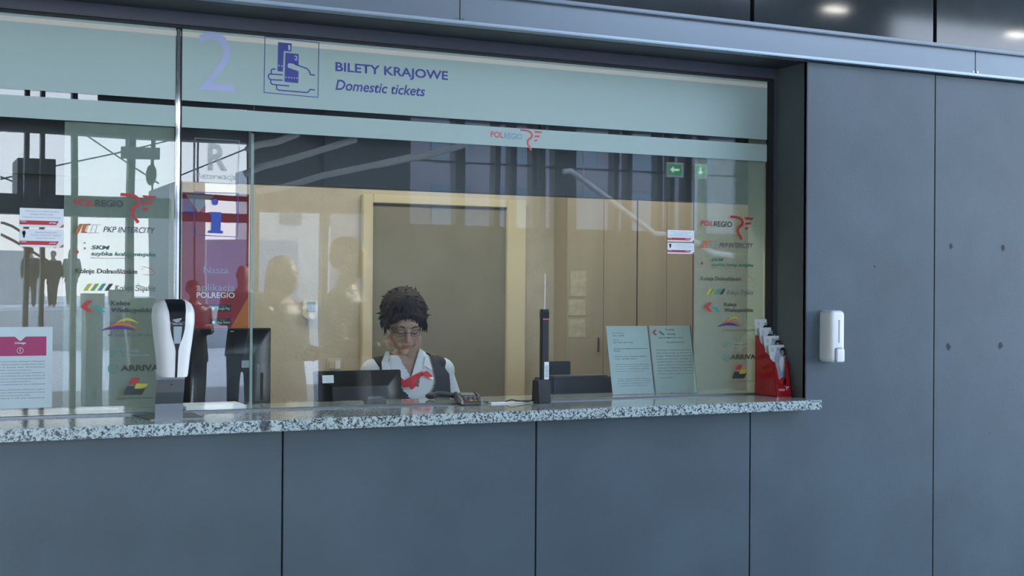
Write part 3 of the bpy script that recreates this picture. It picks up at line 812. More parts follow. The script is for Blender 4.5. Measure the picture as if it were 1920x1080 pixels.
# front with U-shaped cut-out
def fpt(u, v): return (hx0+hw_*u, hy+.030*v/.150, ZT+v)
bm = B()
fp = [(0, 0), (1, 0), (1, .150), (.86, .150), (.80, .120), (.74, .060), (.66, .050), (.34, .050), (.27, .062), (.20, .118), (.13, .150), (0, .150)]
prism(bm, [fpt(u, v) for u, v in fp], (0, th, 0))
mk('front_panel', bm, 'redplast', hol)
mk('back_panel', bx(hx0, hx1, hy+hb-th, hy+hb, ZT, ZT+.258), 'redplast', hol)
for k, (yy, h) in enumerate(((.045, .155), (.083, .185), (.120, .225))):
    mk('divider', prism(B(), [(hx0+th, hy+yy, ZT+.002), (hx1-th, hy+yy, ZT+.002), (hx1-th, hy+yy+.028, ZT+h), (hx0+th, hy+yy+.028, ZT+h)], (0, th, 0)), 'redplast', hol)
mk('bottom_panel', bx(hx0, hx1, hy, hy+hb, ZT, ZT+th), 'redplast', hol)
yL_ = hy-.0004+.030*.03/.15
def fold(v): return hy+.030*v/.150-.0006
me_o = T('holder_lettering', 'POLREGIO', 'paperw', hol, 0, 0, 0, 0, fold(.028), pos=(hx0+hw_*.17, ZT+.0255, hx0+hw_*.56, ZT+.0345), bold=.01)
emblem('winged_emblem', 'paperw', hol, (hx0+hw_*.56, ZT+.044), hw_*.26/233, fold(.016), d=.0008)

# -- brochures (four kinds of covers)
def brochure(k, xoff, ybase, ztop_, label):
    w = .100; h = .210; x0_ = hx0+xoff; lean = .16
    zb0 = ztop_-h
    def P(u, v, e=0): return Vector((x0_+w*u, hy+ybase-(h*(1-v))*lean-.0006*e-e*.0004, zb0+h*v))
    t = thing('brochure', label, 'brochure', P(0, 0), 'brochures in the red holder')
    bm = B(); prism(bm, [P(0, 0), P(1, 0), P(1, 1), P(0, 1)], (0, .006, 0)); mk('page_stack', bm, 'paperw', t)
    pic = mat('cover_photo_%d' % k, (.40, .50, .60), .3, var=.25, vscale=40)
    bm = B(); prism(bm, [P(.30, .02, 1), P(.98, .02, 1), P(.98, .95, 1), P(.42, .95, 1), P(.22, .72, 1)], (0, -.0003, 0)) if k < 2 else prism(bm, [P(.38, .45, 1), P(.98, .35, 1), P(.98, .93, 1), P(.50, .93, 1), P(.22, .62, 1)], (0, -.0003, 0))
    mk('cover_photo', bm, pic, t)
    def blob(name, m, u, v, ru, rv, e=3):
        bm = B(); prism(bm, [P(u+ru*math.cos(a), v+rv*math.sin(a), e) for a in [2*PI*i/14 for i in range(14)]], (0, -.0003, 0)); mk(name, bm, m, t)
    if k >= 2:
        blob('printed_hair', 'hair', .80, .875, .12, .085, 2); blob('printed_face', 'skin', .80, .845, .085, .065, 3); blob('printed_beard', 'hair', .80, .80, .08, .03, 4)
        blob('printed_hair', 'hair', .52, .80, .17, .07, 2); blob('printed_face', 'skin', .50, .74, .09, .05, 3)
    elif k == 1:
        blob('printed_hair', 'hair', .72, .84, .17, .075, 2); blob('printed_face', 'skin', .68, .81, .09, .06, 3); blob('printed_coat', 'slate', .55, .68, .22, .05, 2)
    else:
        blob('printed_hair', 'hair', .72, .86, .17, .09, 2); blob('printed_face', 'skin', .66, .84, .085, .06, 3); blob('printed_blouse', 'paperw', .62, .60, .17, .16, 3)
        bm = B(); prism(bm, [P(.02, .02, 4), P(.98, .02, 4), P(.98, .22, 4), P(.55, .34, 4), P(.02, .20, 4)], (0, -.0003, 0)); mk('red_foot', bm, 'red', t)
    bm = B()
    for i in range(3): prism(bm, [P(.08, .93-.025*i, 2), P(.22, .93-.025*i, 2), P(.22, .922-.025*i, 2), P(.08, .922-.025*i, 2)], (0, -.0003, 0))
    mk('printed_lines', bm, 'ink_l', t)
    return t
for k, (px, py, yb_, lab) in enumerate(((1438, 647, .066, 'front brochure in the red holder, its cover showing a smiling woman'),
                                      (1425, 630, .102, 'second brochure from the front of the red holder, dark-haired woman on the cover'),
                                      (1415, 614, .135, 'third brochure from the front of the red holder, couple on the cover'),
                                      (1404.5, 598.5, .168, 'rearmost and highest brochure in the red holder, couple on the cover'))):
    p = W(px, py, hy+yb_)
    brochure(k, p.x-hx0 if False else .004, yb_, p.z, lab)

def rbox(x0, x1, yb, yf_, z0, z1, rc, rf, n=6, m_=5):
    bm = B(); rings = []
    cxx, czz = (x0+x1)/2, (z0+z1)/2
    levels = [(yb, 0)] + [(yf_+rf-rf*math.sin(PI/2*i/m_), rf-rf*math.cos(PI/2*i/m_)) for i in range(m_+1)]
    for y, ins in levels:
        hx, hz = (x1-x0)/2-ins, (z1-z0)/2-ins; r_ = max(rc-ins, .0015); ring = []
        for qx, qz, a0 in ((1, 1, 0), (-1, 1, 90), (-1, -1, 180), (1, -1, 270)):
            for i in range(n+1):
                a = R(a0+90*i/n); ring.append(bm.verts.new((cxx+qx*(hx-r_)+r_*math.cos(a), y, czz+qz*(hz-r_)+r_*math.sin(a))))
        rings.append(ring)
    for i in range(len(rings)-1):
        k = len(rings[0])
        for j in range(k): bm.faces.new((rings[i][j], rings[i][(j+1) % k], rings[i+1][(j+1) % k], rings[i+1][j]))
    bm.faces.new(rings[0][::-1]); bm.faces.new(rings[-1]); return bm
# -- soap dispenser on the right wall
xd0 = W(1537.5, 630, -.002).x; xd1 = xd0+.0745; zs1, zs0 = W(1556, 582, -.04).z, W(1556, 681, -.04).z
sd = thing('soap_dispenser', 'narrow white wall dispenser with a level slot and push lever on grey cladding', 'dispenser', Vector(((xd0+xd1)/2, 0, zs0)))
mk('dispenser_body', rbox(xd0, xd1, 0, -.078, zs0+.004, zs1, .020, .016), 'white', sd, smooth=True)
mk('level_slot', bx((xd0+xd1)/2+.001, (xd0+xd1)/2+.0045, -.0788, -.074, zs0+.088, zs1-.040), 'slate', sd)
mk('push_lever', rbox((xd0+xd1)/2-.016, (xd0+xd1)/2+.026, -.072, -.090, zs0+.006, zs0+.064, .008, .006), 'white', sd, smooth=True)
mk('lever_rim', rbox((xd0+xd1)/2-.019, (xd0+xd1)/2+.024, -.070, -.0805, zs0+.008, zs0+.068, .009, .002), 'steel_brushed', sd, smooth=True)

# -- two notices in clear sleeves leaning behind the glass
def sheet(px0, px1, pt, pxb0, pxb1, pb, yb, lean, name, label):
    z0 = ZT+.002; a = ZC(pxb0, pb, z0); b = ZC(pxb1, pb, z0)
    x0, x1, yb = a.x, b.x, yb; x0 = W(pxb0, pb, yb).x; x1 = W(pxb1, pb, yb).x
    H = .297; sx = W(px0, pt, yb+lean*H).x-x0
    def P(u, v, e=0): return Vector((x0+(x1-x0)*u+sx*v, yb+lean*H*v-e, z0+H*v))
    t = thing(name, label, 'notice', P(0, 0), 'sleeved notices behind the glass')
    mk('pale_sheet', prism(B(), [P(0, 0), P(1, 0), P(1, 1), P(0, 1)], (0, .002, 0)), 'papergl', t)
    mk('sleeve_edge', prism(B(), [P(.985, 0, .0005), P(1.012, 0, .0005), P(1.012, 1, .0005), P(.985, 1, .0005)], (0, .0022, 0)), 'greyp', t)
    return t, P
def ptext(t, P, s, u0, u1, v, h, m='ink_g', bold=0, name='printed_text'):
    me = text_mesh(s, 0, bold); vs = [w.co for w in me.vertices]
    x0, x1 = min(w.x for w in vs), max(w.x for w in vs)
    for w in me.vertices:
        u = u0+(u1-u0)*(w.co.x-x0)/(x1-x0); w.co = P(u, v+h*w.co.y/.7, .0008)
    return link(name, me, m, t)
s1, P1 = sheet(1136, 1215, 606, 1149, 1228, 738, .43, .13, 'sleeved_notice', 'left sleeved notice with opening hours, leaning behind the glass')
s2, P2 = sheet(1217, 1294, 607, 1230.5, 1308, 736, .43, .13, 'sleeved_notice', 'right sleeved notice with a teal and red carrier logo, leaning behind the glass')
for s, u0, u1, v, h, bo in (('Dzień roboczy', .13, .40, .89, .016, 0), ('6:15 – 21:40', .13, .40, .85, .016, .02), ('Przerwy', .13, .28, .785, .014, 0), ('9:00 - 9:20  16:40 - 16:50', .13, .60, .75, .014, .02),
                            ('Kasa otwarta z wyjątkiem świąt państwowych', .13, .93, .66, .014, .02), ('Zapraszamy', .13, .28, .63, .014, .02),
                            ('Pobieramy opłatę za wydanie duplikatu', .13, .90, .545, .014, .01), ('numer 1200 BRK system', .13, .64, .51, .014, .01),
                            ('Kasa PKP oraz sprzedaż biletów regionalnych', .13, .93, .43, .013, 0), ('dla wszystkich przewoźników krajowych', .13, .93, .40, .013, 0), ('Informacja o rozkładzie jazdy pociągów', .13, .93, .365, .013, 0), ('dostępna w kasie oraz na peronie', .13, .80, .33, .013, 0),
                            ('Uwaga na zmianę rozkładu od niedzieli', .13, .92, .22, .013, 0), ('wszelkie pytania w punkcie obsługi', .13, .92, .19, .013, 0), ('zastrzegamy zmiany godzin otwarcia', .13, .92, .155, .013, 0), ('z wyrazami szacunku, Dyrekcja Kas', .17, .84, .12, .013, 0)):
    ptext(s1, P1, s, u0, u1, v, h, bold=bo)
ptext(s2, P2, 'Koleje', .38, .60, .93, .03, bold=.01); ptext(s2, P2, 'Wielk', .40, .62, .86, .03, bold=.01)
bm = B(); prism(bm, [P2(.06, .90, .001), P2(.12, .94, .001), P2(.17, .94, .001), P2(.11, .90, .001), P2(.17, .86, .001), P2(.12, .86, .001)], (0, -.0003, 0)); mk('red_chevron', bm, 'red', s2)
bm = B(); prism(bm, [P2(.20, .92, .001), P2(.26, .92, .001), P2(.36, .86, .001), P2(.29, .86, .001)], (0, -.0003, 0)); mk('teal_chevron', bm, 'teal', s2)
ptext(s2, P2, 'INFORMACJA DLA', .20, .80, .81, .022, bold=.01); ptext(s2, P2, 'PODRÓŻNYCH', .38, .80, .74, .022, bold=.01)
l2 = ('W związku z budową przystanku', 'oraz zmianą trasy do peronu nr', 'Koleje Wielkopolskie informują', 'prosimy od wejścia nr 1 i 2 przejść na', 'środek budynku z oznaczoną strefą', 'wejście z drugiej strony dworca głównego', 'nasze kasy są stacjonarne wg godzin', 'Biuro Obsługi Klienta, ul. Dworcowa', 'Poznań, wejście przez halę Dworca')
for i, s in enumerate(l2): ptext(s2, P2, s, .10, .95, .63-.044*i, .017, bold=.005)
ptext(s2, P2, 'Warszawa 2023 r.', .10, .46, .22, .016)

# ================================================================== BOOTH INTERIOR
YBK = 2.05
IX0, IX1 = -1.2, 5.6
CEZ = 2.75
FL = .20
struct('floor', bx(IX0, IX1, .25, YBK, .0, FL), 'bfloor').name = 'floor'
struct('ceiling', bx(IX0, IX1, .24, YBK, CEZ, CEZ+.1), 'ceil')
struct('wall_back', bx(IX0, IX1, YBK, YBK+.1, 0, CEZ), 'beige')
struct('wall_left', bx(IX0-.1, IX0, .24, YBK+.1, 0, CEZ+.1), 'beige')
struct('wall_right', bx(IX1, IX1+.1, .24, YBK+.1, 0, CEZ+.1), 'beige')
jx0 = W(1412, 560, .36).x
struct('trim_5', bx(xg1+.000, xg1+.10, .272, .40, COUNTER, CEZ), mat('pale_jamb', (.62, .66, .54), .6))
# dark bulkhead behind the top of the glass
zbk = W(900, 362, .42).z
struct('trim_6', bx(IX0, IX1, .40, .46, zbk, CEZ), 'darksteel')
struct('trim_17', bx(IX0, W(334, 450, .30).x-.005, .47, .50, W(60, 402, .47).z, CEZ), 'darksteel')
mk_ = struct('trim_7', bx(IX0, IX1, .462, .475, zbk, zbk+.03), 'beige2')
# inner apron below the counter
struct('trim_8', bx(IX0, xr_o, .245, .27, FL, UND-.001), 'whitem')
def wy(px, py=500, y=YBK): return W(px, py, y).x
# door with casing
dz = W(840, 386, YBK-.02).z
dx0, dx1 = wy(697, 500, YBK-.02), wy(948, 500, YBK-.02)
cz = W(840, 370, YBK-.03).z; cx0, cx1 = wy(680, 500, YBK-.04), wy(986, 500, YBK-.04)
dr = struct('door_1', bx(dx0, dx1, YBK-.02, YBK-.001, FL, dz), 'olive')
mk('door_casing', bx(cx0, dx0, YBK-.04, YBK-.001, FL, cz), 'beige2', dr, bev=.004)
mk('door_casing', bx(dx1, cx1, YBK-.04, YBK-.001, FL, cz), 'beige2', dr, bev=.004)
mk('door_casing', bx(dx0, dx1, YBK-.04, YBK-.001, dz, cz), 'beige2', dr, bev=.004)
# tall cabinets
gaps = [1062, 1195, 1300, 1430, 1560]
zc_t = 2.62
yC = YBK-.16
xs_ = [W(g, 550, yC).x for g in gaps]
names_c = ('tall beige cabinet door unit behind the left sleeved notice', 'tall beige cabinet door unit behind the right sleeved notice and stickers', 'tall beige cabinet behind the right logo strip', 'tall beige cabinet at the right end of the booth')
for i in range(4):
    a, b = xs_[i]+.004, xs_[i+1]-.006
    t = thing('tall_cabinet', names_c[i], 'cabinet', Vector(((a+b)/2, yC+.2, FL)), 'tall cabinets along the booth wall')
    mk('cabinet_carcass', bx(a, b, yC+.02, YBK-.002, FL, zc_t), 'cabinet', t)
    mid = a+(b-a)*.52 if i < 2 else None
    spans = ((a, mid-.0012), (mid+.0012, b)) if mid else ((a, b),)
    for u0, u1 in spans:
        d_ = mk('cabinet_door', bx(u0, u1, yC, yC+.018, FL+.08, zc_t-.01), 'cabinet', t, bev=.001, seg=1)
        mk('door_knob', bx(u1-.035 if u0 == a else u0+.03, u1-.030 if u0 == a else u0+.035, yC-.012, yC, 1.22, 1.30), 'steel_brushed', d_)
# paper notices on the wall beside the cabinets
def wallpaper_sheet(x0, x1, y0, y1, label, tx=None):
    y = YBK-.002; a, b = W(x0, y0, y), W(x1, y1, y)
    t = thing('wall_notice', label, 'notice', Vector((a.x, y, b.z)), 'notices pinned inside the booth')
    mk('pale_sheet', bx(a.x, b.x, y-.001, y, b.z, a.z), mat('faded_paper', (.60, .58, .48), .7, var=.1, vscale=30), t)
    if tx: T('printed_text', tx, 'ink_g', t, 0, 0, 0, 0, y-.001, pos=(a.x+.03, (a.z+b.z)/2-.02, b.x-.01, (a.z+b.z)/2+.02))
    return t
wallpaper_sheet(1043, 1060, 530, 555, 'small faded notice reading HOL on the wall left of the tall cabinets', 'HOL')
def cab_sheet(x0, x1, y0, y1, label):
    y = yC-.0005; a, b = W(x0, y0, y), W(x1, y1, y)
    t = thing('cabinet_notice', label, 'notice', Vector((a.x, y, b.z)), 'notices on the first cabinet')
    mk('pale_sheet', bx(a.x, b.x, y-.001, y, b.z, a.z), mat('faded_paper_b', (.52, .48, .36), .7, var=.15, vscale=30), t)
cab_sheet(1070, 1099, 508, 556, 'upper faded notice taped to the cabinet behind the microphone rod')
cab_sheet(1066, 1097, 562, 592, 'middle faded notice taped to the cabinet')
cab_sheet(1066, 1097, 598, 632, 'lower faded notice taped to the cabinet')

# thermostat
y = YBK
a, b = W(567, 563, y-.02), W(596, 599, y-.02)
th_ = thing('thermostat', 'cream wall thermostat with a grey display reading 23 and a round knob', 'thermostat', Vector(((a.x+b.x)/2, y, b.z)))
bm = B(); hh_ = (a.z-b.z)
prism(bm, [(a.x, y-.028, b.z+hh_*.22), (a.x+.02, y-.028, b.z), (b.x-.02, y-.028, b.z), (b.x, y-.028, b.z+hh_*.22), (b.x, y-.028, a.z), (a.x, y-.028, a.z)], (0, .028, 0))
mk('thermostat_body', bm, 'cream', th_, bev=.003)
mk('display', bx(a.x+.022, b.x-.016, y-.0295, y-.027, b.z+hh_*.40, a.z-.008), 'lcd', th_)
T('display_digits', '23', 'ink', th_, 0, 0, 0, 0, y-.0297, pos=(a.x+.028, b.z+hh_*.56, a.x+.046, b.z+hh_*.72), bold=.01)
bm = B(); bmesh.ops.create_cone(bm, cap_ends=True, segments=24, radius1=.014, radius2=.012, depth=.014, matrix=Matrix.Translation(((a.x+b.x)/2+.004, y-.034, b.z+.016)) @ Matrix.Rotation(PI/2, 4, 'X')); mk('knob', bm, 'whitem', th_, smooth=True)
# light switch
a, b = W(613, 672, y-.01), W(641, 696, y-.01)
sw = thing('light_switch', 'double light switch plate on the beige wall above the low black screen', 'switch', Vector(((a.x+b.x)/2, y, b.z)))
mk('switch_plate', bx(a.x, b.x, y-.010, y, b.z, a.z), 'cream', sw, bev=.003)
for i in range(2):
    w2 = (b.x-a.x-.024)/2; x0_ = a.x+.010+i*(w2+.004)
    mk('rocker', bx(x0_, x0_+w2, y-.015, y-.009, b.z+.012, a.z-.012), 'whitem' if i else 'cream', sw, bev=.002)

# desk behind the counter
dk = thing('booth_desk', 'low desk standing inside the booth behind the granite counter', 'desk', Vector((2.2, .75, FL)))
mk('desk_top', bx(.3, 3.6, .565, 1.02-.22, .90, .93), 'whitem', dk, bev=.003)
for x in (.35, 1.9, 3.5): mk('leg', bx(x, x+.05, .58, .63, FL, .90), 'greyp', dk)
DZ = .93

# red banner standing inside, left of the clerk
struct('wall_partition', bx(W(334, 450, .30).x, W(334, 450, .30).x+.05, .48, YBK, FL, CEZ), 'beige')
yBn = .95
bx0, bx1 = W(334, 450, .30).x+.055, W(466, 500, yBn).x; bz1 = W(400, 362, yBn).z
bn = thing('advert_banner', 'dark red advertising banner for a mobile app standing behind the black monitor', 'banner', Vector(((bx0+bx1)/2, yBn, FL)))
mk('banner_sheet', bx(bx0, bx1, yBn, yBn+.002, FL+.012, bz1), 'banner', bn)
mk('banner_foot', bx(bx0, bx1, yBn-.05, yBn+.05, FL, FL+.014), 'steel_brushed', bn, bev=.003)
bm = B(); p = [W(466, 556, yBn), W(466, 640, yBn), W(418, 640, yBn)]; flat(bm, p); mk('orange_corner', bm, 'orange', bn)
bm = B(); flat(bm, [W(348, 364, yBn), W(402, 367, yBn), W(372, 398, yBn)]); mk('pale_triangle', bm, 'ink_l', bn)
bm = B(); flat(bm, [W(345, 366, yBn-.0005), W(345, 402, yBn-.0005), W(370, 402, yBn-.0005)]); mk('violet_triangle', bm, 'violet', bn)
T('banner_text', 'Nasza', 'ink_l', bn, 382, 500, 512, 428, yBn, bold=.0)
T('banner_text', 'aplikacja', 'ink_l', bn, 369, 532, 545, 440, yBn, bold=.0, cap='al')
T('banner_text', 'POLREGIO', 'paperw', bn, 368.5, 548, 558.5, 440, yBn, bold=.015)
for (yt, s1_, s2_) in ((571, 'POBIERZ Z', 'Google Play'), (597, 'Pobierz z', 'App Store')):
    a, b = W(394, yt, yBn), W(433, yt+13, yBn)
    bt = mk('store_button', bx(a.x, b.x, yBn-.0008, yBn-.0003, b.z, a.z), 'charc', bn)
    T('button_text', s2_, 'paperw', bt, 407, yt+5, yt+11, 431, yBn-.0009)
    T('button_text', s1_, 'ink_l', bt, 412, yt+1.8, yt+3.8, 424, yBn-.0009)
    bm = B(); cc = W(400.5, yt+7.5, yBn-.0009)
    if 'App' in s2_: disc(bm, cc, .0065, .007)
    else: flat(bm, [cc+Vector((-.006, 0, .008)), cc+Vector((.008, 0, 0)), cc+Vector((-.006, 0, -.008))])
    mk('button_icon', bm, 'paperw', bt)

# monitors ---------------------------------------------------------
def monitor(name, label, xl, xr, zb, zt, y, tilt=0, stand=True, group='black monitors on the booth desk', standz=DZ):
    t = thing(name, label, 'monitor', Vector(((xl+xr)/2, y, standz)), group)
    w, h = xr-xl, zt-zb
    X = Matrix.Translation((xl, y, zb)) @ Matrix.Rotation(tilt, 4, 'X')
    def mp(n_, bm, m, bev=0, par=t): return mk(n_, loc(bm, X), m, par, bev=bev)
    # tapered casing, back faces the viewer
    bm = B()
    o1 = [(0, 0, 0), (w, 0, 0), (w, 0, h), (0, 0, h)]; i1 = [(w*.14, -.045, h*.10), (w*.80, -.045, h*.10), (w*.80, -.045, h*.74), (w*.14, -.045, h*.74)]
    a = [bm.verts.new(p) for p in o1]; b = [bm.verts.new(p) for p in i1]; c = [bm.verts.new((p[0], .022, p[2])) for p in o1]
    bm.faces.new(b)
    for i in range(4):
        j = (i+1) % 4; bm.faces.new((a[i], a[j], b[j], b[i])); bm.faces.new((a[j], a[i], c[i], c[j]))
    bm.faces.new(c[::-1]); mp('monitor_casing', bm, 'black', .002)
    mp('bezel', bx(-.004, w+.004, .016, .030, -.004, h+.004), 'black_m', .002)
    mp('screen', bx(.012, w-.012, .030, .032, .012, h-.012), 'lcd')
    if stand:
        mk('stand_neck', bx((xl+xr)/2-.03, (xl+xr)/2+.03, y-.03, y-.005, standz+.01, zb+h*.4), 'black_m', t)
        mk('stand_foot', bx((xl+xr)/2-.11, (xl+xr)/2+.11, y-.09, y+.09, standz, standz+.012), 'black_m', t, bev=.004)
    return t, X, w, h
yM = .66
xl, xr = max(W(318, 680, yM).x, W(334, 450, .30).x+.06), W(508, 640, yM).x; zt_ = W(508, 617, yM).z
m1, X1, w1, h1 = monitor('computer_monitor', 'large black computer monitor seen from behind, right of the sanitizer stand', xl, xr, ZT-.07, zt_, yM)
mk('asset_label', loc(bx(w1*.66, w1*.76, -.047, -.0455, h1*.58, h1*.66), X1), 'ink_l', m1)
mk('rear_vent', loc(bx(w1*.85, w1*.90, -.030, -.0235, h1*.22, h1*.52), X1), 'ink', m1)
bm = B()
for k in range(2): flat(bm, [X1 @ Vector((w1*.56+.008*k, -.004, h1*.972)), X1 @ Vector((w1*.56+.008*k+.008, -.004, h1*.985)), X1 @ Vector((w1*.56+.008*k+.008, -.004, h1*.958))])
mk('maker_mark', bm, 'paperw', m1)
yM2 = .64
xl2, xr2 = W(597, 720, yM2).x, W(757, 720, yM2).x; zt2 = W(597, 697, yM2).z
m2, X2, w2_, h2 = monitor('computer_monitor', 'low black computer monitor in front of the clerk with a white barcode label', xl2, xr2, ZT-.14, zt2, yM2, tilt=R(-8), standz=DZ)
mk('barcode_label', loc(bx(.014, .062, -.040, -.0385, h2-.050, h2-.018), X2), 'paperw', m2)
o_ = T('label_lines', 'II I III I II', 'ink_g', m2, 0, 0, 0, 0, 0, pos=(.014, h2-.040, .054, h2-.028)); o_.data.transform(Matrix.Translation(wloc(m2)) ); o_.data.transform(Matrix.Translation(-wloc(m2)) @ X2 @ Matrix.Translation((wloc(m2).x-0, 0, 0)) ) if False else bpy.data.objects.remove(o_)
# small payment display and printer on the right
yP = .77
a, b = W(1026, 678, yP), W(1070, 713, yP)
pd = thing('customer_display', 'small slate-coloured screen standing behind the microphone bar', 'display', Vector(((a.x+b.x)/2, yP, DZ)))
mk('display_panel', bx(a.x, b.x, yP, yP+.025, b.z, a.z), 'slate', pd, bev=.003)
mk('display_neck', bx((a.x+b.x)/2-.02, (a.x+b.x)/2+.02, yP+.002, yP+.02, DZ, b.z+.001), 'slate', pd)
a, b = W(1036, 708, .62), W(1150, 745, .62)
pt = thing('ticket_printer', 'low slate grey ticket printer behind the glass beside the left sleeved notice', 'printer', Vector(((a.x+b.x)/2, .68, DZ)))
mk('printer_body', bx(a.x, b.x, .62, .75, DZ, a.z-.003), 'slate', pt, bev=.006)
mk('printer_lid', bx(a.x+.02, b.x-.02, .64, .74, a.z-.002, a.z+.004), 'greyp', pt, bev=.002)
mk('side_block', bx(a.x-.05, a.x-.002, .62, .70, DZ, a.z-.002), 'black_m', pt, bev=.003)
# telephone handset with coiled cord
yH = .50
hA = W(818, 742, yH)
tel = thing('telephone_handset', 'black telephone handset with coiled cord lying at the back edge of the counter', 'telephone', Vector((hA.x, yH, ZT)))
bm = B(); x0_ = W(808, 745, yH).x; x1_ = W(852, 745, yH).x
tube(bm, [(x0_, yH, ZT+.014), (x0_+.03, yH, ZT+.022), (x0_+.06, yH+.005, ZT+.020), (x1_, yH+.01, ZT+.012)], [.013, .011, .011, .011], 12)
mk('handset_grip', bm, 'black_m', tel, smooth=True)
bm = B(); ell(bm, (x0_, yH, ZT+.014), (.024, .02, .013)); ell(bm, (x1_, yH+.01, ZT+.013), (.02, .02, .012)); mk('handset_cap', bm, 'black_m', tel, smooth=True)
bm = B(); x2_ = W(884, 742, yH).x; n = 150
tube(bm, [(x1_+(x2_-x1_)*i/n, yH+.01+.010*math.cos(2*PI*i/15), ZT+.011+.0085*math.sin(2*PI*i/15)) for i in range(n+1)], .0020, 6)
mk('coiled_cord', bm, 'black_m', tel, smooth=True)
# stapler-like small grey box and paper slips
a = ZC(660, 751, ZT)
hp = thing('desk_hole_punch', 'small grey clear-topped box on the counter before the low monitor', 'box', Vector((a.x, .40, ZT)))
mk('box_body', bx(a.x, a.x+.085, .38, .43, ZT, ZT+.020), 'greyp', hp, bev=.004)
mk('box_lid', bx(a.x+.006, a.x+.070, .385, .425, ZT+.020, ZT+.026), 'lcd', hp, bev=.002)
a, b = ZC(343, 768, ZT), ZC(456, 765, ZT)
ps = tag(mk('paper_stack', bx(W(345, 760, .40).x, W(457, 760, .40).x, .36, .53, ZT, ZT+.014), 'paperw', bev=.001), 'flat stack of white paper on the counter before the large monitor', 'paper')
a = W(-30, 760, .40).x; b = W(230, 760, .40).x
ps2 = tag(mk('pale_sheet', bx(a, b, .34, .53, ZT, ZT+.004), 'paperw', bev=.001), 'long white strip imitating bright sky reflected in the polished counter at the left', 'paper')  # white strip added where bright sky mirrors in the polished granite

# ---- clerk -------------------------------------------------------
yK = .98                                        # body depth
hp_ = W(757, 612, yK-.08)                         # head centre
neck = W(768, 672, yK-.01)
def wk(px, py, y=yK): return W(px, py, y)
sh_l = wk(697, 679); sh_r = wk(836, 675)
cx = (sh_l.x+sh_r.x)/2
seat_z = .66
clerk = thing('clerk', 'person with short dark hair, navy vest and red neckerchief looking down behind the glass', 'person', Vector((cx, yK, FL)))
zS = (sh_l.z+sh_r.z)/2
# head transform
HX = Matrix.Translation((hp_.x-.004, yK-.085, 1.408)) @ Matrix.Rotation(R(-6), 4, 'Z') @ Matrix.Rotation(R(24), 4, 'X') @ Matrix.Diagonal((1.03, 1.03, 1.03, 1))
def headmesh(bm, f=1):
    ell(bm, (0, .018, .038), (.073, .092, .083)); ell(bm, (0, -.022, -.032), (.057, .062, .082)); ell(bm, (0, -.062, -.098), (.024, .020, .018))
    for s in (-1, 1):
        ell(bm, (s*.036, -.050, -.028), (.027, .026, .030)); ell(bm, (s*.048, -.012, -.072), (.016, .030, .026)); ell(bm, (s*.076, .006, -.008), (.009, .018, .030), (0, 0, s*.3))
        ell(bm, (s*.031, -.0705, -.001), (.0155, .0115, .0095)); ell(bm, (s*.0105, -.091, -.037), (.0085, .010, .0075)); ell(bm, (s*.018, -.066, -.055), (.014, .014, .012))
        ell(bm, (s*.030, -.073, .018), (.022, .011, .007), (0, 0, -s*.25))
    ell(bm, (0, -.070, .030), (.045, .016, .022))
    tube(bm, [(0, -.078, .010), (0, -.101, -.032)], [.0075, .0115], 12); ell(bm, (0, -.100, -.034), (.0115, .0115, .0095))
    ell(bm, (0, -.0765, -.0625), (.022, .0095, .0055)); ell(bm, (0, -.075, -.0725), (.018, .0095, .0060)); ell(bm, (0, -.070, -.065), (.028, .010, .018))
    return bm
# body in world coordinates: pelvis, legs, torso, arms, hands
def hand(bm, wr, dirv, side, r=.0085):
    d = Vector(dirv).normalized(); up = Vector((0, 0, 1)); s = d.cross(up).normalized()
    c = wr+d*.045
    ell(bm, c, (.040, .045, .014), (0, 0, math.atan2(d.y, d.x)-PI/2), 2)
    for i, (off, ln) in enumerate(((-.030, .062), (-.010, .074), (.011, .070), (.030, .054))):
        a = wr+d*.080+s*off; b = a+d*ln*.5+Vector((0, 0, .004)); c2 = b+d*ln*.42+Vector((0, 0, -.014))
        limb(bm, [a, b, c2], [r, r*.9, r*.8], 8)
    a = wr+d*.030-s*side*.034; limb(bm, [a, a+d*.03-s*side*.022, a+d*.058-s*side*.028+Vector((0, 0, -.008))], [r*1.2, r*1.05, r*.9], 8)
bm = B()
nk = Vector((cx-.004, yK+.005, zS+.03))
tors = [((cx, yK+.02, seat_z+.02), .175, .12), ((cx, yK+.02, seat_z+.10), .165, .115), ((cx, yK+.015, seat_z+.22), .135, .10), ((cx, yK+.0, seat_z+.36), .150, .112),
        ((cx, yK-.005, zS-.15), .165, .118), ((cx, yK+.01, zS-.06), .172, .095), ((cx, yK+.02, zS-.01), .150, .070), ((cx-.002, yK+.015, zS+.035), .075, .055), ((cx-.002, yK+.0, zS+.06), .050, .050)]
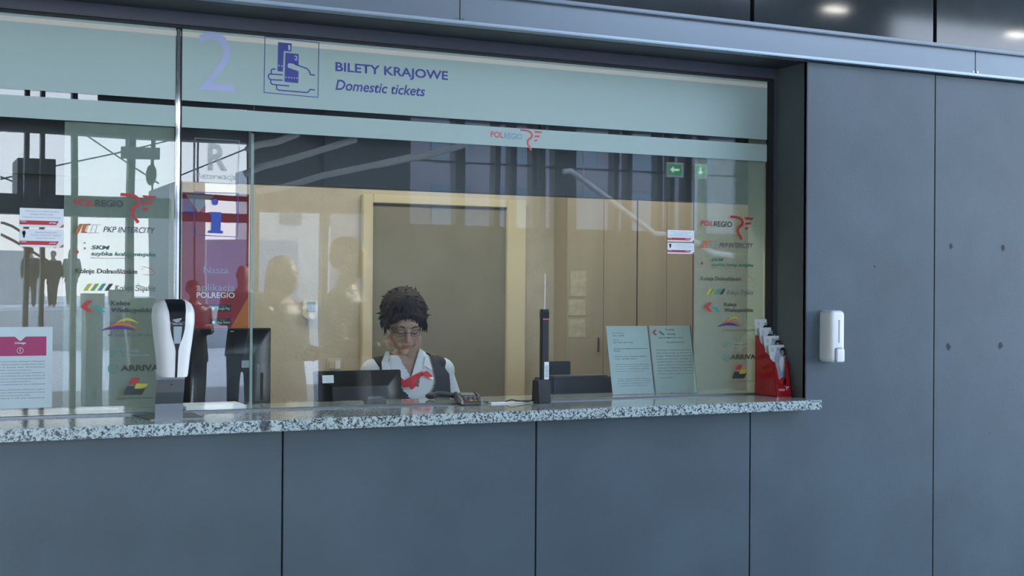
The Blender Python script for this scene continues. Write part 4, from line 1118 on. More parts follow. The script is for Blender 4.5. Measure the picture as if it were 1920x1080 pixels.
def mkbody(bm, grow=0, arms=True, legs=True, armlen=1, neckon=True):
    loft(bm, [(c, rx+grow, ry+grow) for c, rx, ry in tors if neckon or c[2] < zS+.05])
    if neckon: limb(bm, [Vector((cx, yK+.02, zS)), Vector((cx-.006, yK-.025, zS+.10)), HX @ Vector((0, .02, -.03))], [.056, .052, .056])
    for s in (-1, 1):
        sh = Vector((cx+s*.160, yK+.015, zS-.045)); el = Vector((cx+s*.235, yK-.01, zS-.32)); wr = Vector((cx+s*.12, yK-.20, .86))
        ell(bm, sh, (.056+grow, .056+grow, .052+grow))
        if arms is True:
            limb(bm, [sh, el], [.050, .040]); limb(bm, [el, (el+wr)/2+Vector((s*.01, 0, .0)), wr], [.040, .036, .026]); hand(bm, wr, (-s*.25, -1, -.05), s)
        elif arms == 'sleeve':
            e2 = sh.lerp(el, .86); limb(bm, [sh, sh.lerp(el, .45)+Vector((s*.002, 0, 0)), e2], [.052, .056, .060])
    if legs:
        for s in (-1, 1):
            hp1 = Vector((cx+s*.09, yK+.02, seat_z+.06)); kn = Vector((cx+s*.12, yK-.42+.02, seat_z+.07)); an = Vector((cx+s*.12, yK-.36, FL+.08))
            limb(bm, [hp1, kn], [.088, .062]); limb(bm, [kn, kn.lerp(an, .35)+Vector((0, .02, 0)), an], [.060, .055, .038]); ell(bm, an+Vector((0, -.06, -.045)), (.045, .12, .035))
    return bm
mkbody(bm); headmesh(hb_ := B()); 
bmesh.ops.transform(hb_, matrix=HX, verts=hb_.verts)
tm = bpy.data.meshes.new('t'); hb_.to_mesh(tm); hb_.free(); bm.from_mesh(tm)
body = fuse('body', bm, 'skin', clerk, vox=.0042, smooth=4)
# clothing
loft_bm = B(); mkbody(loft_bm, grow=.007, arms='sleeve', legs=False, neckon=False)
shirt = fuse('blouse', loft_bm, 'shirt', clerk, vox=.006, smooth=8, cut=lambda c: (c.z > zS+.030) or (c.z < seat_z+.04) or (c.y < yK and abs(c.x-(cx-.005)) < (c.z-(zS-.11))*.42 and c.z > zS-.11))
vb = B(); loft(vb, [(c, rx+.022, ry+.019) for c, rx, ry in tors if c[2] < zS+.05])
for s in (-1, 1): ell(vb, (cx+s*.135, yK+.015, zS-.02), (.05, .065, .045))
vest = fuse('vest', vb, 'vest', clerk, vox=.006, smooth=8, cut=lambda c: (c.z > zS+.040) or (abs(c.x-cx) > .178 and c.z > zS-.17) or (c.y < yK and c.z > zS-.21 and abs(c.x-(cx-.004)) < min(.104 if c.x < cx else .086, (c.z-(zS-.21))*.72)))
tb = B(); mkbody(tb2 := B(), legs=False, arms=False) ; tb2.free()
for s in (-1, 1):
    hp1 = Vector((cx+s*.09, yK+.02, seat_z+.06)); kn = Vector((cx+s*.12, yK-.40, seat_z+.07)); an = Vector((cx+s*.12, yK-.36, FL+.10))
    limb(tb, [hp1, kn], [.098, .072]); limb(tb, [kn, an], [.072, .060])
loft(tb, [((cx, yK+.02, seat_z+.0), .17, .12), ((cx, yK+.02, seat_z+.12), .178, .13)])
fuse('trousers', tb, 'trouser', clerk, vox=.010, smooth=5)
# collar flaps and neckerchief draped on the chest
dgm = B(); dgm.from_mesh(shirt.data); tmpb = B(); tmpb.from_mesh(body.data)
off = wloc(clerk)
bvh = BVHTree.FromBMesh(dgm); bvh2 = BVHTree.FromBMesh(tmpb)
vbm = B(); vbm.from_mesh(vest.data); bvh3 = BVHTree.FromBMesh(vbm)
def surf(x, z, ex=0):
    best = yK
    for b in (bvh, bvh2, bvh3):
        h = b.ray_cast(Vector((x, yK-.6, z))-off, Vector((0, 1, 0)))
        if h[0] is not None: best = min(best, h[0].y+off.y)
    return best-ex
def drape(name, pts_px, m, ex=.006, th=.003, cuts=5):
    w_pts = [W(px, py, yK-.12) for px, py in pts_px]
    bm = B(); f = bm.faces.new([bm.verts.new(p) for p in w_pts])
    bmesh.ops.triangulate(bm, faces=bm.faces[:])
    bmesh.ops.subdivide_edges(bm, edges=bm.edges[:], cuts=cuts, use_grid_fill=True)
    bmesh.ops.triangulate(bm, faces=bm.faces[:])
    zmax = max(p.z for p in w_pts)
    for v in bm.verts:
        for _ in range(3):
            y_ = surf(v.co.x, min(v.co.z, zS+.05))-ex; dd = v.co-CAM; v.co = CAM+dd*((y_-CAM.y)/dd.y)
    lo = [v.co.y for v in bm.verts]
    r = bmesh.ops.extrude_face_region(bm, geom=bm.faces[:])
    for v in [e for e in r['geom'] if isinstance(e, bmesh.types.BMVert)]: v.co.y += th
    return mk(name, bm, m, clerk, smooth=True)
def z4(x, y): return (660+x/4.32, 520+y/4.32)
drape('collar_flap', [z4(548, 575), z4(590, 602), z4(620, 650), z4(652, 758), z4(592, 715), z4(560, 760), z4(478, 815), z4(515, 730), z4(535, 650)], 'shirt', .012)
drape('collar_flap', [z4(275, 600), z4(240, 690), z4(245, 755), z4(300, 785), z4(345, 775), z4(330, 720), z4(318, 660), z4(300, 600)], 'shirt', .012)
drape('neckerchief', [z4(350, 745), z4(385, 800), z4(425, 835), z4(480, 805), z4(565, 760), z4(575, 790), z4(530, 830), z4(520, 880), z4(488, 910), z4(466, 885), z4(425, 893), z4(375, 850), z4(340, 790)], 'scarf', .018, .006)
drape('neckerchief_tail', [z4(560, 770), z4(610, 755), z4(665, 815), z4(650, 832), z4(600, 805), z4(562, 790)], 'scarf', .014, .004)
drape('neckerchief_edge', [z4(620, 812), z4(655, 806), z4(666, 816), z4(650, 832)], 'paperw', .016, .004, 2)
dgm.free(); tmpb.free(); vbm.free()
# hair
hb = B()
ell(hb, (0, .026, .046), (.083, .096, .082)); ell(hb, (0, .060, -.005), (.076, .062, .066))
for s in (-1, 1): ell(hb, (s*.074, .014, .020), (.014, .046, .044))
rr = random.Random(11)
for k in range(520):
    az = rr.uniform(0, 2*PI); ca, sa = math.cos(az), math.sin(az)       # sa<0 : towards the face
    t0 = rr.uniform(.05, 1.25)
    tmax = 1.02 if sa < -.55 else (1.95 if sa < .1 else 2.25)
    if t0 > tmax-.25: t0 = tmax*rr.uniform(.1, .7)
    t1 = min(tmax+rr.uniform(-.12, .14), t0+rr.uniform(.45, .9))
    tw = rr.uniform(-.28, .28); lift = rr.uniform(.000, .010); pts = []
    for j in range(6):
        f = j/5; t = t0+(t1-t0)*f; a2 = az+tw*f; rad = 1+.03+lift*5*f
        pts.append(Vector((math.cos(a2)*math.sin(t)*.086*rad, .022+math.sin(a2)*math.sin(t)*.102*rad, .044+math.cos(t)*.090*rad)))
    tube(hb, pts, [.003, .0062, .0068, .0060, .0042, .0013], 6)
for k in range(26):                             # fringe swept to one side
    x = -.062+.124*k/25+rr.uniform(-.003, .003)
    zt0 = .104-abs(x)*.45; ln = rr.uniform(.034, .056)
    tube(hb, [(x*.7+.01, -.050, zt0), (x, -.086+abs(x)*.30, zt0-.024), (x*1.05-.008+rr.uniform(-.006, .006), -.090+abs(x)*.34, zt0-ln)], [.008, .0062, .0014], 6)
for k in range(230):
    az = rr.uniform(0, 2*PI); el_ = rr.uniform(-.45, 1.4); d = Vector((math.cos(az)*math.cos(el_), math.sin(az)*math.cos(el_), math.sin(el_)))
    if d.y < -.5 and d.z < .5: continue
    b0 = Vector((d.x*.084, .022+d.y*.100, .044+d.z*.088)); side_ = Vector((rr.uniform(-1, 1), rr.uniform(-1, .3), rr.uniform(-1.2, .1))).normalized()
    tube(hb, [b0, b0+d*.008+side_*.010, b0+d*.013+side_*.024], [.0065, .0050, .0012], 5)
for s in (-1, 1):                               # side wisps
    for k in range(14):
        y0 = -.050+.008*k
        tube(hb, [(s*.070, y0, .050), (s*.084, y0-.004, .012), (s*(.082+rr.uniform(-.004, .010)), y0-.008, -.014-rr.uniform(0, .026))], [.008, .006, .0014], 6)
fuse('hair', hb, 'hair', clerk, vox=.0022, smooth=0, xf=HX @ Matrix.Translation((0, 0, .004)) @ Matrix.Diagonal((1.04, 1.03, 1.04, 1)))
# face details
def hp2(bm, name, m): return mk(name, loc(bm, HX), m, clerk, smooth=True)
bm = B()
hp2(ell(ell(B(), (0, -.0835, -.0618), (.0195, .0045, .0036)), (0, -.0825, -.0722), (.0165, .0045, .0042)), 'lips', 'lips')
for s in (-1, 1):
    hp2(tube(B(), [(s*.016, -.0855, .021), (s*.031, -.0855, .027), (s*.048, -.076, .020)], [.0022, .0028, .0014], 8), 'eyebrow', 'hair')
    hp2(tube(B(), [(s*.017, -.0800, -.003), (s*.024, -.0835, -.0065), (s*.032, -.0840, -.0078), (s*.040, -.0815, -.006), (s*.047, -.0760, -.001)], [.0010, .0017, .0020, .0018, .0010], 8), 'eyelash', 'ink')
    hp2(ell(B(), (s*.080, -.002, -.044), (.0035, .0035, .009)), 'earring', 'gold')
bm = B()
for s in (-1, 1):
    ring = [(s*.033+.021*math.cos(t), -.092+abs(.021*math.cos(t)+s*.033)*.18, -.004+.014*math.sin(t)) for t in [2*PI*i/20 for i in range(21)]]
    tube(bm, ring, .0010, 6, caps=False)
    tube(bm, [(s*.054, -.083, .0), (s*.076, -.02, .004)], .0011, 6)
tube(bm, [(-.012, -.094, .0), (0, -.098, .004), (.012, -.094, .0)], .0011, 6)
hp2(bm, 'spectacles', 'ink')
# chair under the clerk
chr_ = thing('office_chair', 'dark swivel office chair under the clerk behind the counter', 'chair', Vector((cx, yK, FL)))
mk('seat', bx(cx-.22, cx+.22, yK-.20, yK+.22, seat_z-.10, seat_z-.035), 'black_m', chr_, bev=.02, seg=3)
mk('backrest', bx(cx-.19, cx+.19, yK+.20, yK+.24, seat_z+.05, seat_z+.40), 'black_m', chr_, bev=.015, seg=3)
mk('back_bar', bx(cx-.02, cx+.02, yK+.19, yK+.22, seat_z-.06, seat_z+.2), 'black_m', chr_)
mk('gas_post', tube(B(), [(cx, yK, FL+.06), (cx, yK, seat_z-.09)], .025, 14), 'steel_brushed', chr_)
for k in range(5):
    a = 2*PI*k/5+.3; mk('leg', tube(B(), [(cx, yK, FL+.07), (cx+.26*math.cos(a), yK+.26*math.sin(a), FL+.045)], [.02, .014], 8), 'black_m', chr_)
    bm = B(); ell(bm, (cx+.26*math.cos(a), yK+.26*math.sin(a), FL+.025), (.018, .025, .025), sub=2); mk('castor', bm, 'black_m', chr_)

# ================================================================== THE HALL BEHIND THE VIEWER (seen in the glass)
YF = -13.0                                         # open facade
gmain = struct('wall_hall_floor', bx(-14, 34, -16, .02, -.1, 0), 'floor'); gmain.name = 'floor'
def ground(): pass
pl = struct('floor', bx(-40, 60, -30, -16, -.1, 0.0), 'concrete')
pl2 = struct('floor', bx(-60, 90, -90, -30, -.1, 1.0), 'concrete')
# unseen hall roof, its open strip placed to let sun onto the reflected people
struct('ceiling', bx(-14, 34, -3.2, .25, 6.4, 6.6), 'roofm')
struct('ceiling', bx(-14, 7.5, YF-.3, -3.2, 6.4, 6.6), 'roofm')
struct('ceiling', bx(13.0, 34, YF-.3, -3.2, 6.4, 6.6), 'roofm')
struct('wall_sky_block', bx(-4.2, -4.0, YF, .02, 0, 6.4), 'hallwall')  # unseen side wall, added to cut sky light on the lower left panels
struct('wall_upper', bx(x_left, x_right, .24, .30, lip_z, 6.4), 'joint')
def rb(px0, px1, y, z0, z1, d=.2): return bx(V(px0, 450, y).x, V(px1, 450, y).x, y-d, y, z0, z1)
zfa = V(200, 152, YF).z
struct('trim_10', bx(-8, V(470, 300, YF).x, YF-.3, YF, zfa, 6.4), 'greensteel')
zl1, zl0 = V(200, 222, YF).z, V(200, 254, YF).z
lint = struct('trim_11', bx(-8, V(470, 300, YF).x, YF-.25, YF, zl0, zl1), 'greensteel')
lint2 = struct('trim_12', bx(-8, V(118, 300, YF+.3).x, YF+.1, YF+.3, V(60, 252, YF).z, V(60, 222, YF).z), 'darksteel')
# lattice truss in the clerestory gap
tz0, tz1 = V(200, 168, YF+.2).z, V(200, 150, YF+.2).z
bm = B(); x = -2.0; up = True; yy = YF+.2
tube(bm, [(-3, yy, tz0), (5.2, yy, tz0)], .02, 6); tube(bm, [(-3, yy, tz1), (5.2, yy, tz1)], .03, 6)
while x < 5.0:
    tube(bm, [(x, yy, tz0 if up else tz1), (x+.25, yy, tz1 if up else tz0)], .012, 5); x += .25; up = not up
tru = tag(mk('roof_truss', bm, 'darksteel'), 'steel lattice truss under the hall roof, reflected high in the glass', 'truss')
# facade columns (pairs px centre, width)
cols = [(50, 9, 120), (80, 8, 120), (140, 10, 90), (247, 13, 90), (365, 3, 250), (464, 3, 250)]
for i, (px, wpx, _) in enumerate(cols):
    o = mk('facade_column', rb(px-wpx/2, px+wpx/2, YF+.1, 0, 6.4, .18 if wpx > 4 else .03), 'darksteel')
    tag(o, ('dark facade column reflected at the far left of the glass', 'dark facade column reflected next to the far left one', 'dark facade column reflected above the left stickers’ right side', 'wide facade column reflected behind the left winged emblem', 'thin facade post reflected beside the letter R', 'facade post reflected where sky meets the dark wall')[i].replace('’', ''), 'column', 'steel columns of the hall facade')
x_lit = V(470, 300, YF+.15)
tag(mk('light_post', rb(467, 471, YF+.2, 0, 6.4, .05), 'whitem'), 'slim white post reflected at the edge of the bright sky', 'post')
# beam at mid height + dark kiosk roof block
mb1, mb0 = V(200, 368, YF).z, V(200, 405, YF).z
struct('trim_13', bx(-8, V(322, 380, YF).x, YF-.25, YF+.02, mb0, mb1), 'greensteel')
zb1_, zb0_ = V(60, 302, YF-1).z, V(60, 352, YF-1).z
tag(mk('shelter_roof', rb(32, 104, YF-.6, zb0_-.3, zb1_, .8), 'darksteel'), 'dark block-shaped shelter roof reflected below the far left columns', 'shelter')
tb0 = V(440, 366, YF).z
struct('trim_14', bx(V(330, 380, YF).x, V(468, 380, YF).x, YF-.1, YF, tb0-.07, tb0), 'darksteel')
struct('trim_15', bx(V(330, 380, YF).x, V(468, 380, YF).x, YF-.1, YF, V(400, 415, YF).z, V(400, 398, YF).z), 'darksteel')
struct('trim_18', bx(V(185, 170, YF+.35).x, V(475, 170, YF+.35).x, YF+.3, YF+.35, V(330, 197, YF+.35).z, V(330, 150, YF+.35).z), 'darksteel')
# hanging direction sign
p0, p1 = V(228, 273, -9), V(301, 299, -9)
hs = thing('hanging_sign', 'long grey hanging direction board reflected above the left winged emblem', 'sign', Vector(((p0.x+p1.x)/2, -9, p1.z)))
mk('sign_board', bx(p0.x, p1.x, -9.06, -9, p1.z, p0.z), 'greyblue', hs)
for x in (p0.x+.05, p1.x-.05): mk('hanger', tube(B(), [(x, -9.03, p0.z), (x, -9.03, 6.4)], .008, 6), 'darksteel', hs)
p0, p1 = V(276, 308, -9.5), V(294, 348, -9.5)
bm = B(); bmesh.ops.create_cone(bm, cap_ends=True, segments=28, radius1=.5, radius2=.5, depth=1, matrix=Matrix.Translation(((p0.x+p1.x)/2, -9.5, (p0.z+p1.z)/2)) @ Matrix.Rotation(PI/2, 4, 'X') @ Matrix.Diagonal((p1.x-p0.x, p0.z-p1.z, .08, 1)))
hc = thing('hanging_clock', 'dark oval hanging clock reflected below the direction board', 'clock', Vector(((p0.x+p1.x)/2, -9.5, p1.z)))
mk('clock_case', bm, 'darksteel', hc); mk('hanger', tube(B(), [((p0.x+p1.x)/2, -9.5, p0.z), ((p0.x+p1.x)/2, -9.5, 6.4)], .01, 6), 'darksteel', hc)

# dark side of the hall with stair rails
xw0 = V(474, 300, YF).x; xw1 = V(770, 300, YF).x; xw2 = V(1440, 300, YF).x
xo0, xo1, zoo = V(476, 450, YF).x, V(692, 450, YF).x, V(540, 396, YF).z
struct('wall_rear', bx(xw0, xw1, YF-.3, YF, zoo, 6.4), 'hallwall')
struct('wall_rear', bx(xo1, xw1, YF-.3, YF, 0, zoo), 'hallwall')
for px, w_, l in ((481, 9, 'brown-grey pillar reflected just right of the red banner'), (612, 10, 'brown-grey pillar reflected between the two nearest people')):
    tag(mk('hall_pillar', rb(px-w_/2, px+w_/2, YF+.1, 0, 6.4, .2), 'hallwall'), l, 'pillar', 'pillars of the hall opening')
ab = tag(bpy.data.objects.new('station_annex', None), 'pale building outside, reflected on the beige wall above the thermostat', 'building'); C.objects.link(ab)
xa0, xa1 = V(486, 450, -46).x, V(720, 450, -46).x; ab.location = ((xa0+xa1)/2, -46, 1)
mk('annex_wall', bx(xa0, xa1, -50, -46, 1.0, 6.5), 'concrete', ab)
for i in range(6): mk('annex_window', bx(xa0+.8+i*2.0, xa0+1.7+i*2.0, -46, -45.95, 4.2, 5.4), 'farwin', ab)
zop = V(1100, 430, YF).z
struct('wall_rear', bx(xw1, 15.5, YF-.3, YF, 0, zop), 'hallwall')
struct('wall_rear', bx(xw1, 15.5, YF-.3, YF, V(1100, 240, YF).z, 6.4), 'hallwall')
blk = [(862, 18), (932, 10), (962, 12), (1003, 9), (1020, 9), (1062, 40), (1155, 9), (1180, 9), (1238, 10), (1262, 8), (1292, 12), (1325, 6), (1415, 30)]
lbl = ('left of the stair foot', 'just right of the stair foot', 'between the two stairs', 'left of the descending rail', 'at the top of the descending rail', 'broadest one, behind the descending rail', 'third from the green arrow signs', 'second from the green arrow signs', 'just left of the green arrow signs', 'behind the green left arrow sign', 'between the green arrow signs', 'right of the green down arrow', 'at the right edge of the glass')
for (px, w_), l in zip(blk, lbl):
    tag(mk('window_pier', rb(px-w_/2, px+w_/2, YF+.12, zop, 6.4, .2), 'darksteel'), 'dark window pier reflected ' + l, 'pier', 'dark window piers of the hall')
struct('trim_16', bx(xw1, 15.5, YF-.05, YF, V(1100, 318, YF).z, V(1100, 315, YF).z), 'darksteel')
fbx0, fbx1 = V(640, 400, -33).x, 46
fbld = struct('wall_far_building', bx(fbx0, fbx1, -34, -33, 1.0, 9), 'brick'); del fbld['kind']; fbld.name = 'far_building'
tag(fbld, 'brown-grey building across the tracks with rows of pale windows', 'building')
for i in range(14):
    for j in range(2): mk('window', bx(fbx0+.6+i*2.3, fbx0+1.9+i*2.3, -33.0, -32.95, 3.0+j*2.6, 4.9+j*2.6), 'farwin', fbld)
# stair rails
def rails(name, label, lines, y, r=.036, grp='stair handrails in the hall'):
    t = thing(name, label, 'handrail', V(*lines[0][0], y), grp)
    for ln in lines: mk('rail', tube(B(), [V(px, py, y) for px, py in ln], r, 8), 'railm', t, smooth=True)
    return t
rails('stair_handrail', 'parallel light handrails rising to the right, reflected in the dark glass above the beige wall',
      [[(462, 282), (485, 272), (520, 266), (558, 251)], [(458, 326), (490, 312), (530, 302), (668, 262)], [(480, 358), (530, 350), (600, 330), (700, 310), (775, 294)], [(706, 310), (800, 292), (873, 271)], ], -9)
rails('stair_handrail', 'single light handrail descending to the right, reflected across the tall cabinets', [[(1058, 322), (1072, 320), (1105, 345), (1228, 438), (1262, 440), (1300, 450), (1340, 475), (1392, 482)]], -9)
# stair flight body behind rails
bm = B(); s0, s1 = V(500, 372, -9.3), V(880, 290, -9.3)
# hanging lattice cable
xcb = V(1096, 300, -5)
tag(mk('hanging_cable', tube(B(), [(xcb.x, -5, V(1096, 372, -5).z), (xcb.x, -5, 6.4)], .005, 6), 'whitem'), 'thin white cable hanging from the hall roof', 'cable')
# emergency signs
def esign(px0, px1, py0, py1, kind, label):
    y = -6.0; a, b = V(px0, py0, y), V(px1, py1, y)
    t = thing('exit_sign', label, 'sign', Vector(((a.x+b.x)/2, y, b.z)), 'green emergency signs')
    mk('sign_case', bx(a.x-.02, b.x+.02, y-.05, y-.002, b.z-.02, a.z+.02), 'whitem', t)
    mk('green_face', bx(a.x, b.x, y-.002, y, b.z, a.z), 'signg', t)
    cxx, czz = (a.x+b.x)/2, (a.z+b.z)/2; w, h = b.x-a.x, a.z-b.z
    bm = B()
    def fy(pts): prism(bm, [(p[0], y, p[1]) for p in pts], (0, .002, 0))
    if kind == 'left':      # pointing to lower x
        fy([(cxx-w*.36, czz), (cxx-w*.12, czz+h*.32), (cxx-w*.12, czz+h*.10), (cxx+w*.30, czz+h*.10), (cxx+w*.30, czz-h*.10), (cxx-w*.12, czz-h*.10), (cxx-w*.12, czz-h*.32)])
    else:
        fy([(cxx, czz-h*.36), (cxx+w*.28, czz-h*.05), (cxx+w*.08, czz-h*.05), (cxx+w*.08, czz+h*.34), (cxx-w*.08, czz+h*.34), (cxx-w*.08, czz-h*.05), (cxx-w*.28, czz-h*.05)])
    mk('arrow', bm, 'signw', t)
    for x in (a.x+.03, b.x-.03): mk('hanger', tube(B(), [(x, y-.02, a.z+.02), (x, y-.02, 6.4)], .005, 6), 'darksteel', t)
esign(1255, 1280, 307, 329, 'left', 'green lit emergency sign with an arrow to the side')
esign(1306, 1325, 310, 331, 'down', 'green lit emergency sign with a downward arrow')
# downlights reflected in the upper dark panels
for px, py, l in ((1567, 18, 'pendant lamp mirrored in the middle of the upper dark panels'), (1908, 65, 'pendant lamp mirrored at the right edge of the upper dark panels')):
    p = V(px, py, -3.2, 0.0)
    t = thing('pendant_lamp', l, 'lamp', p, 'hall pendant lamps')
    mk('lamp_cord', tube(B(), [p+Vector((0, 0, .03)), Vector((p.x, p.y, 6.4))], .006, 6), 'black_m', t)
    bm = B(); ell(bm, p, (.12, .030, .010), sub=3); mk('lamp_glass', bm, 'lamp', t, smooth=True)
    bm = B(); bmesh.ops.create_cone(bm, cap_ends=True, segments=20, radius1=.09, radius2=.03, depth=.05, matrix=Matrix.Translation(p+Vector((0, 0, .045)))); mk('lamp_cap', bm, 'black_m', t)

# outside stairs, left
bm = B()
xa_, xb_ = -6, V(128, 480, -38).x
for i in range(12): box(bm, xa_, xb_, -60, -44-i*.5, 1.0+i*.17, 1.0+(i+1)*.17)
sts = tag(mk('outdoor_steps', bm, 'concrete'), 'broad pale concrete steps outside, reflected at the left of the glass', 'steps')
def zrail(pts, lab):
    t = thing('step_handrail', lab, 'handrail', V(*pts[0], -40), 'handrails on the outdoor steps')
    mk('rail', tube(B(), [V(a, b, -40) for a, b in pts], .05, 6), 'darksteel', t)
zrail([(0, 440), (25, 452), (60, 472), (90, 490)], 'lower dark handrail on the pale outdoor steps')
zrail([(0, 418), (5, 418), (22, 424), (60, 446), (105, 462)], 'upper dark handrail on the pale outdoor steps')
# low building and pole outside behind the R sign
pb = V(345, 345, -32)
bm = bx(V(330, 380, -32).x, V(385, 380, -32).x, -36, -32, 1.0, V(350, 342, -32).z)
tag(mk('low_building', bm, 'brick'), 'pale low building outside, reflected beneath the letter R', 'building')
bm = bx(V(388, 440, -40).x, V(560, 440, -40).x, -44, -40, 1.0, V(450, 448, -40).z)
tag(mk('parked_train', bm, mat('train_blue', (.22, .32, .48), .4)), 'long bluish train outside, reflected behind the banner', 'train')
for px, lab in ((288, 'left lattice mast reflected beside the clock'), (372, 'mast reflected beside the letter R')):
    p = V(px, 330, -39); tag(mk('catenary_mast', tube(B(), [(p.x, -39, 1.0), (p.x, -39, p.z+1.4)], .035, 6), 'darksteel'), lab, 'mast', 'catenary masts outside')
wires = B()
for (a, b) in (((0, 335), (340, 258)), ((120, 225), (300, 345)), ((0, 330), (40, 345)), ((340, 330), (462, 280))):
    tube(wires, [V(*a, -25), V(*b, -25)], .018, 5)
tag(mk('overhead_wires', wires, 'darksteel'), 'overhead contact wires crossing the reflected sky', 'wire')

# ticket kiosks in the hall
def kiosk(px0, px1, pyt, y, label, m='kiosk'):
    a, b = V(px0, 600, y), V(px1, 600, y); zt = V((px0+px1)/2, pyt, y).z
    t = thing('ticket_kiosk', label, 'kiosk', Vector(((a.x+b.x)/2, y, 0)), 'ticket kiosks in the hall')
    mk('kiosk_cabinet', bx(a.x, b.x, y-.35, y, 0, zt), m, t, bev=.02)
    mk('kiosk_screen', bx(a.x+.06, b.x-.06, y, y+.01, zt*.62, zt*.82), 'lcd', t)
    mk('kiosk_header', bx(a.x-.01, b.x+.01, y-.36, y+.02, zt-.14, zt), 'whitem', t)
    mk('kiosk_slot', bx(a.x+.1, b.x-.1, y, y+.015, zt*.36, zt*.44), 'black_m', t)
kiosk(163, 195, 552, -7.5, 'blue ticket machine reflected left of the carrier logos')
kiosk(218, 246, 545, -7.0, 'blue ticket machine reflected just left of the sanitizer dispenser')

# ---- people in the hall
def figure(name, label, p, H, face, coat='coat', hairm='hair', hairlong=False, bald=False, stride=.0, simple=False, grp='people reflected in the glass'):
    """p: foot position; face: heading angle (0 = towards the ticket wall, +y)"""
    t = thing(name, label, 'person', p, grp)
    k = H/1.75
    X = Matrix.Translation(p) @ Matrix.Rotation(face, 4, 'Z') @ Matrix.Diagonal((k, k, k, 1))     # figure faces +y locally
    bm = B()
    tors2 = [((0, 0, .86), .155, .105), ((0, 0, .95), .160, .11), ((0, 0, 1.08), .140, .10), ((0, 0, 1.25), .165, .12), ((0, -.01, 1.38), .175, .105), ((0, -.01, 1.45), .12, .07), ((0, -.01, 1.50), .055, .055)]
    def shape(bm, g, hands=True, legs=True, head=True):
        loft(bm, [(c, rx+g, ry+g) for c, rx, ry in tors2 if head or c[2] < 1.48])
        for s in (-1, 1):
            sh = Vector((s*.175, -.01, 1.39)); el_ = Vector((s*.235, -.03, 1.12)); wr = Vector((s*.22, .10, .90)) if stride else Vector((s*.15, .18, 1.12))
            limb(bm, [sh, el_, wr], [.055+g, .045+g, .030+g*.8])
            if hands:
                d = (wr-el_).normalized(); ell(bm, wr+d*.05, (.022, .035, .04), sub=2)
                for i in range(4):
                    a = wr+d*.08+Vector((0, 0, (i-1.5)*.018)); limb(bm, [a, a+d*.05, a+d*.08+Vector((-s*.015, 0, -.01))], [.009, .008, .007], 6)
                a = wr+d*.03+Vector((-s*.02, .01, .03)); limb(bm, [a, a+d*.04+Vector((-s*.01, 0, .015))], [.011, .009], 6)
            if legs:
                hp1 = Vector((s*.085, 0, .88)); kn = Vector((s*.095, s*stride*.5+.02, .48)); an = Vector((s*.10, s*stride-.02, .09))
                limb(bm, [hp1, kn, an], [.088+g, .058+g, .038+g]); ell(bm, an+Vector((0, .06, -.045)), (.045, .12, .038))
        if head:
            hd = B(); headmesh(hd); bmesh.ops.transform(hd, matrix=Matrix.Translation((0, .02, 1.63)) @ Matrix.Rotation(PI, 4, 'Z'), verts=hd.verts)
            tmx = bpy.data.meshes.new('t'); hd.to_mesh(tmx); hd.free(); bm.from_mesh(tmx); limb(bm, [Vector((0, -.01, 1.44)), Vector((0, .0, 1.58))], [.058, .054])
    shape(bm, 0)
    vx = .02 if simple else .009
    fuse('body', bm, 'skin', t, vox=vx, smooth=3, xf=X)
    cb = B(); shape(cb, .018, hands=False, legs=False, head=False); loft(cb, [((0, 0, .72), .20, .15), ((0, 0, .95), .175, .13)])
    fuse('coat', cb, coat, t, vox=vx, smooth=5, xf=X)
    tb = B()
    for s in (-1, 1):
        limb(tb, [Vector((s*.085, 0, .86)), Vector((s*.095, s*stride*.5+.02, .48)), Vector((s*.10, s*stride-.02, .10))], [.10, .078, .065])
    fuse('trousers', tb, 'trouser', t, vox=vx, smooth=4, xf=X)
    hb = B()
    if bald: ell(hb, (0, -.04, 1.64), (.076, .070, .05))
    else: ell(hb, (0, .0-.012, 1.685), (.086, .100, .080)); ell(hb, (0, -.05, 1.64), (.080, .065, .07))
    if hairlong:
        loft(hb, [((0, -.05, 1.40), .10, .05), ((0, -.04, 1.5), .115, .07), ((0, -.02, 1.62), .100, .085), ((0, -.01, 1.70), .085, .09)])
    fuse('hair', hb, hairm, t, vox=.012 if simple else .006, smooth=3, xf=X)
    return t
pm = V(655, 480, -2.8); figure('standing_man', 'person in a dark coat reflected over the door casing, nearest on the right', Vector((pm.x, -2.8, 0)), 1.88, R(-60), 'coat')
pw = V(530, 500, -3.4); figure('standing_woman', 'person with long fair hair and dark coat reflected above the thermostat', Vector((pw.x, -3.4, 0)), 1.77, R(-35), 'coat', 'hair_l', True)
pb_ = V(456, 500, -10.4); figure('distant_man', 'bald person in dark clothes reflected over the red banner', Vector((pb_.x, -10.4, 0)), 1.86, R(10), 'coat', bald=True, simple=True)
pb_ = V(362, 500, -10.8); figure('distant_person', 'dark-haired person reflected over the left part of the red banner', Vector((pb_.x, -10.8, 0)), 1.66, R(-15), 'coat', simple=True)
for i, (px, lab) in enumerate(((56, 'leftmost of the three walking silhouettes reflected at the left'), (99, 'middle of the three walking silhouettes reflected at the left'), (134, 'rightmost of the three walking silhouettes reflected at the left'))):
    p = V(px, 500, -36); figure('walking_person', lab, Vector((p.x, -36, 1.0)), 1.78-.08*(i == 1), R(180 if i == 0 else 20), 'coat', 'hair', i == 2, stride=.16, simple=True)

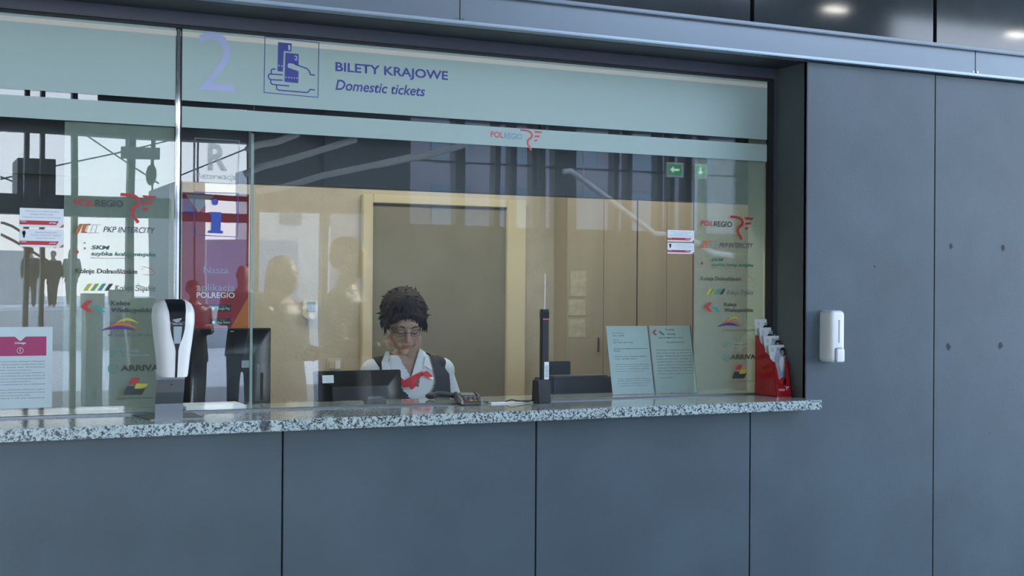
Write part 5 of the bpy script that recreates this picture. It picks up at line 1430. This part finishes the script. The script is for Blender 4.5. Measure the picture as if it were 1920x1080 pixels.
# ================================================================== LIGHT
w = bpy.data.worlds.new('World'); S.world = w; w.use_nodes = True
nt = w.node_tree; N = nt.nodes; L = nt.links
bg = N['Background']
tc = N.new('ShaderNodeTexCoord'); sx = N.new('ShaderNodeSeparateXYZ'); L.new(tc.outputs['Generated'], sx.inputs[0])
rp = N.new('ShaderNodeValToRGB'); L.new(sx.outputs['Z'], rp.inputs['Fac'])
rp.color_ramp.elements[0].position = .0; rp.color_ramp.elements[0].color = (.86, .93, 1, 1)
rp.color_ramp.elements[1].position = .6; rp.color_ramp.elements[1].color = (.38, .58, .95, 1)
L.new(rp.outputs['Color'], bg.inputs['Color']); bg.inputs['Strength'].default_value = 9.6
sd_ = bpy.data.lights.new('sun', 'SUN'); sd_.energy = 16; sd_.angle = R(.6); sd_.color = (1, .93, .82)
so = bpy.data.objects.new('sun', sd_); C.objects.link(so)
dirv = Vector((-.85, .15, -.52)); so.rotation_euler = dirv.to_track_quat('-Z', 'Y').to_euler()
def area(name, loc_, sx_, sy_, en, col, rot=(0, 0, 0)):
    l = bpy.data.lights.new(name, 'AREA'); l.shape = 'RECTANGLE'; l.size = sx_; l.size_y = sy_; l.energy = en; l.color = col
    o = bpy.data.objects.new(name, l); C.objects.link(o); o.location = loc_; o.rotation_euler = rot; return o
for i, x in enumerate((1.2, 2.6, 4.0)):
    area('booth_light', (x, 1.25, CEZ-.03), .9, .25, 12, (1, .95, .86))
    cl = struct('booth_ceiling_panel', bx(x-.47, x+.47, 1.1, 1.4, CEZ-.012, CEZ), 'whitem'); cl.name = 'ceiling_light_frame'; del cl['kind']
    tag(cl, ('left', 'middle', 'right')[i] + ' ceiling light panel inside the booth', 'ceiling light', 'booth ceiling lights')

S.view_settings.view_transform = 'Standard'; S.view_settings.look = 'None'; S.view_settings.exposure = 0; S.view_settings.gamma = 1
S.view_settings.use_curve_mapping = False
S.cycles.use_denoising = True
S.cycles.max_bounces = 10; S.cycles.transparent_max_bounces = 16; S.cycles.glossy_bounces = 5
S.cycles.sample_clamp_indirect = 8
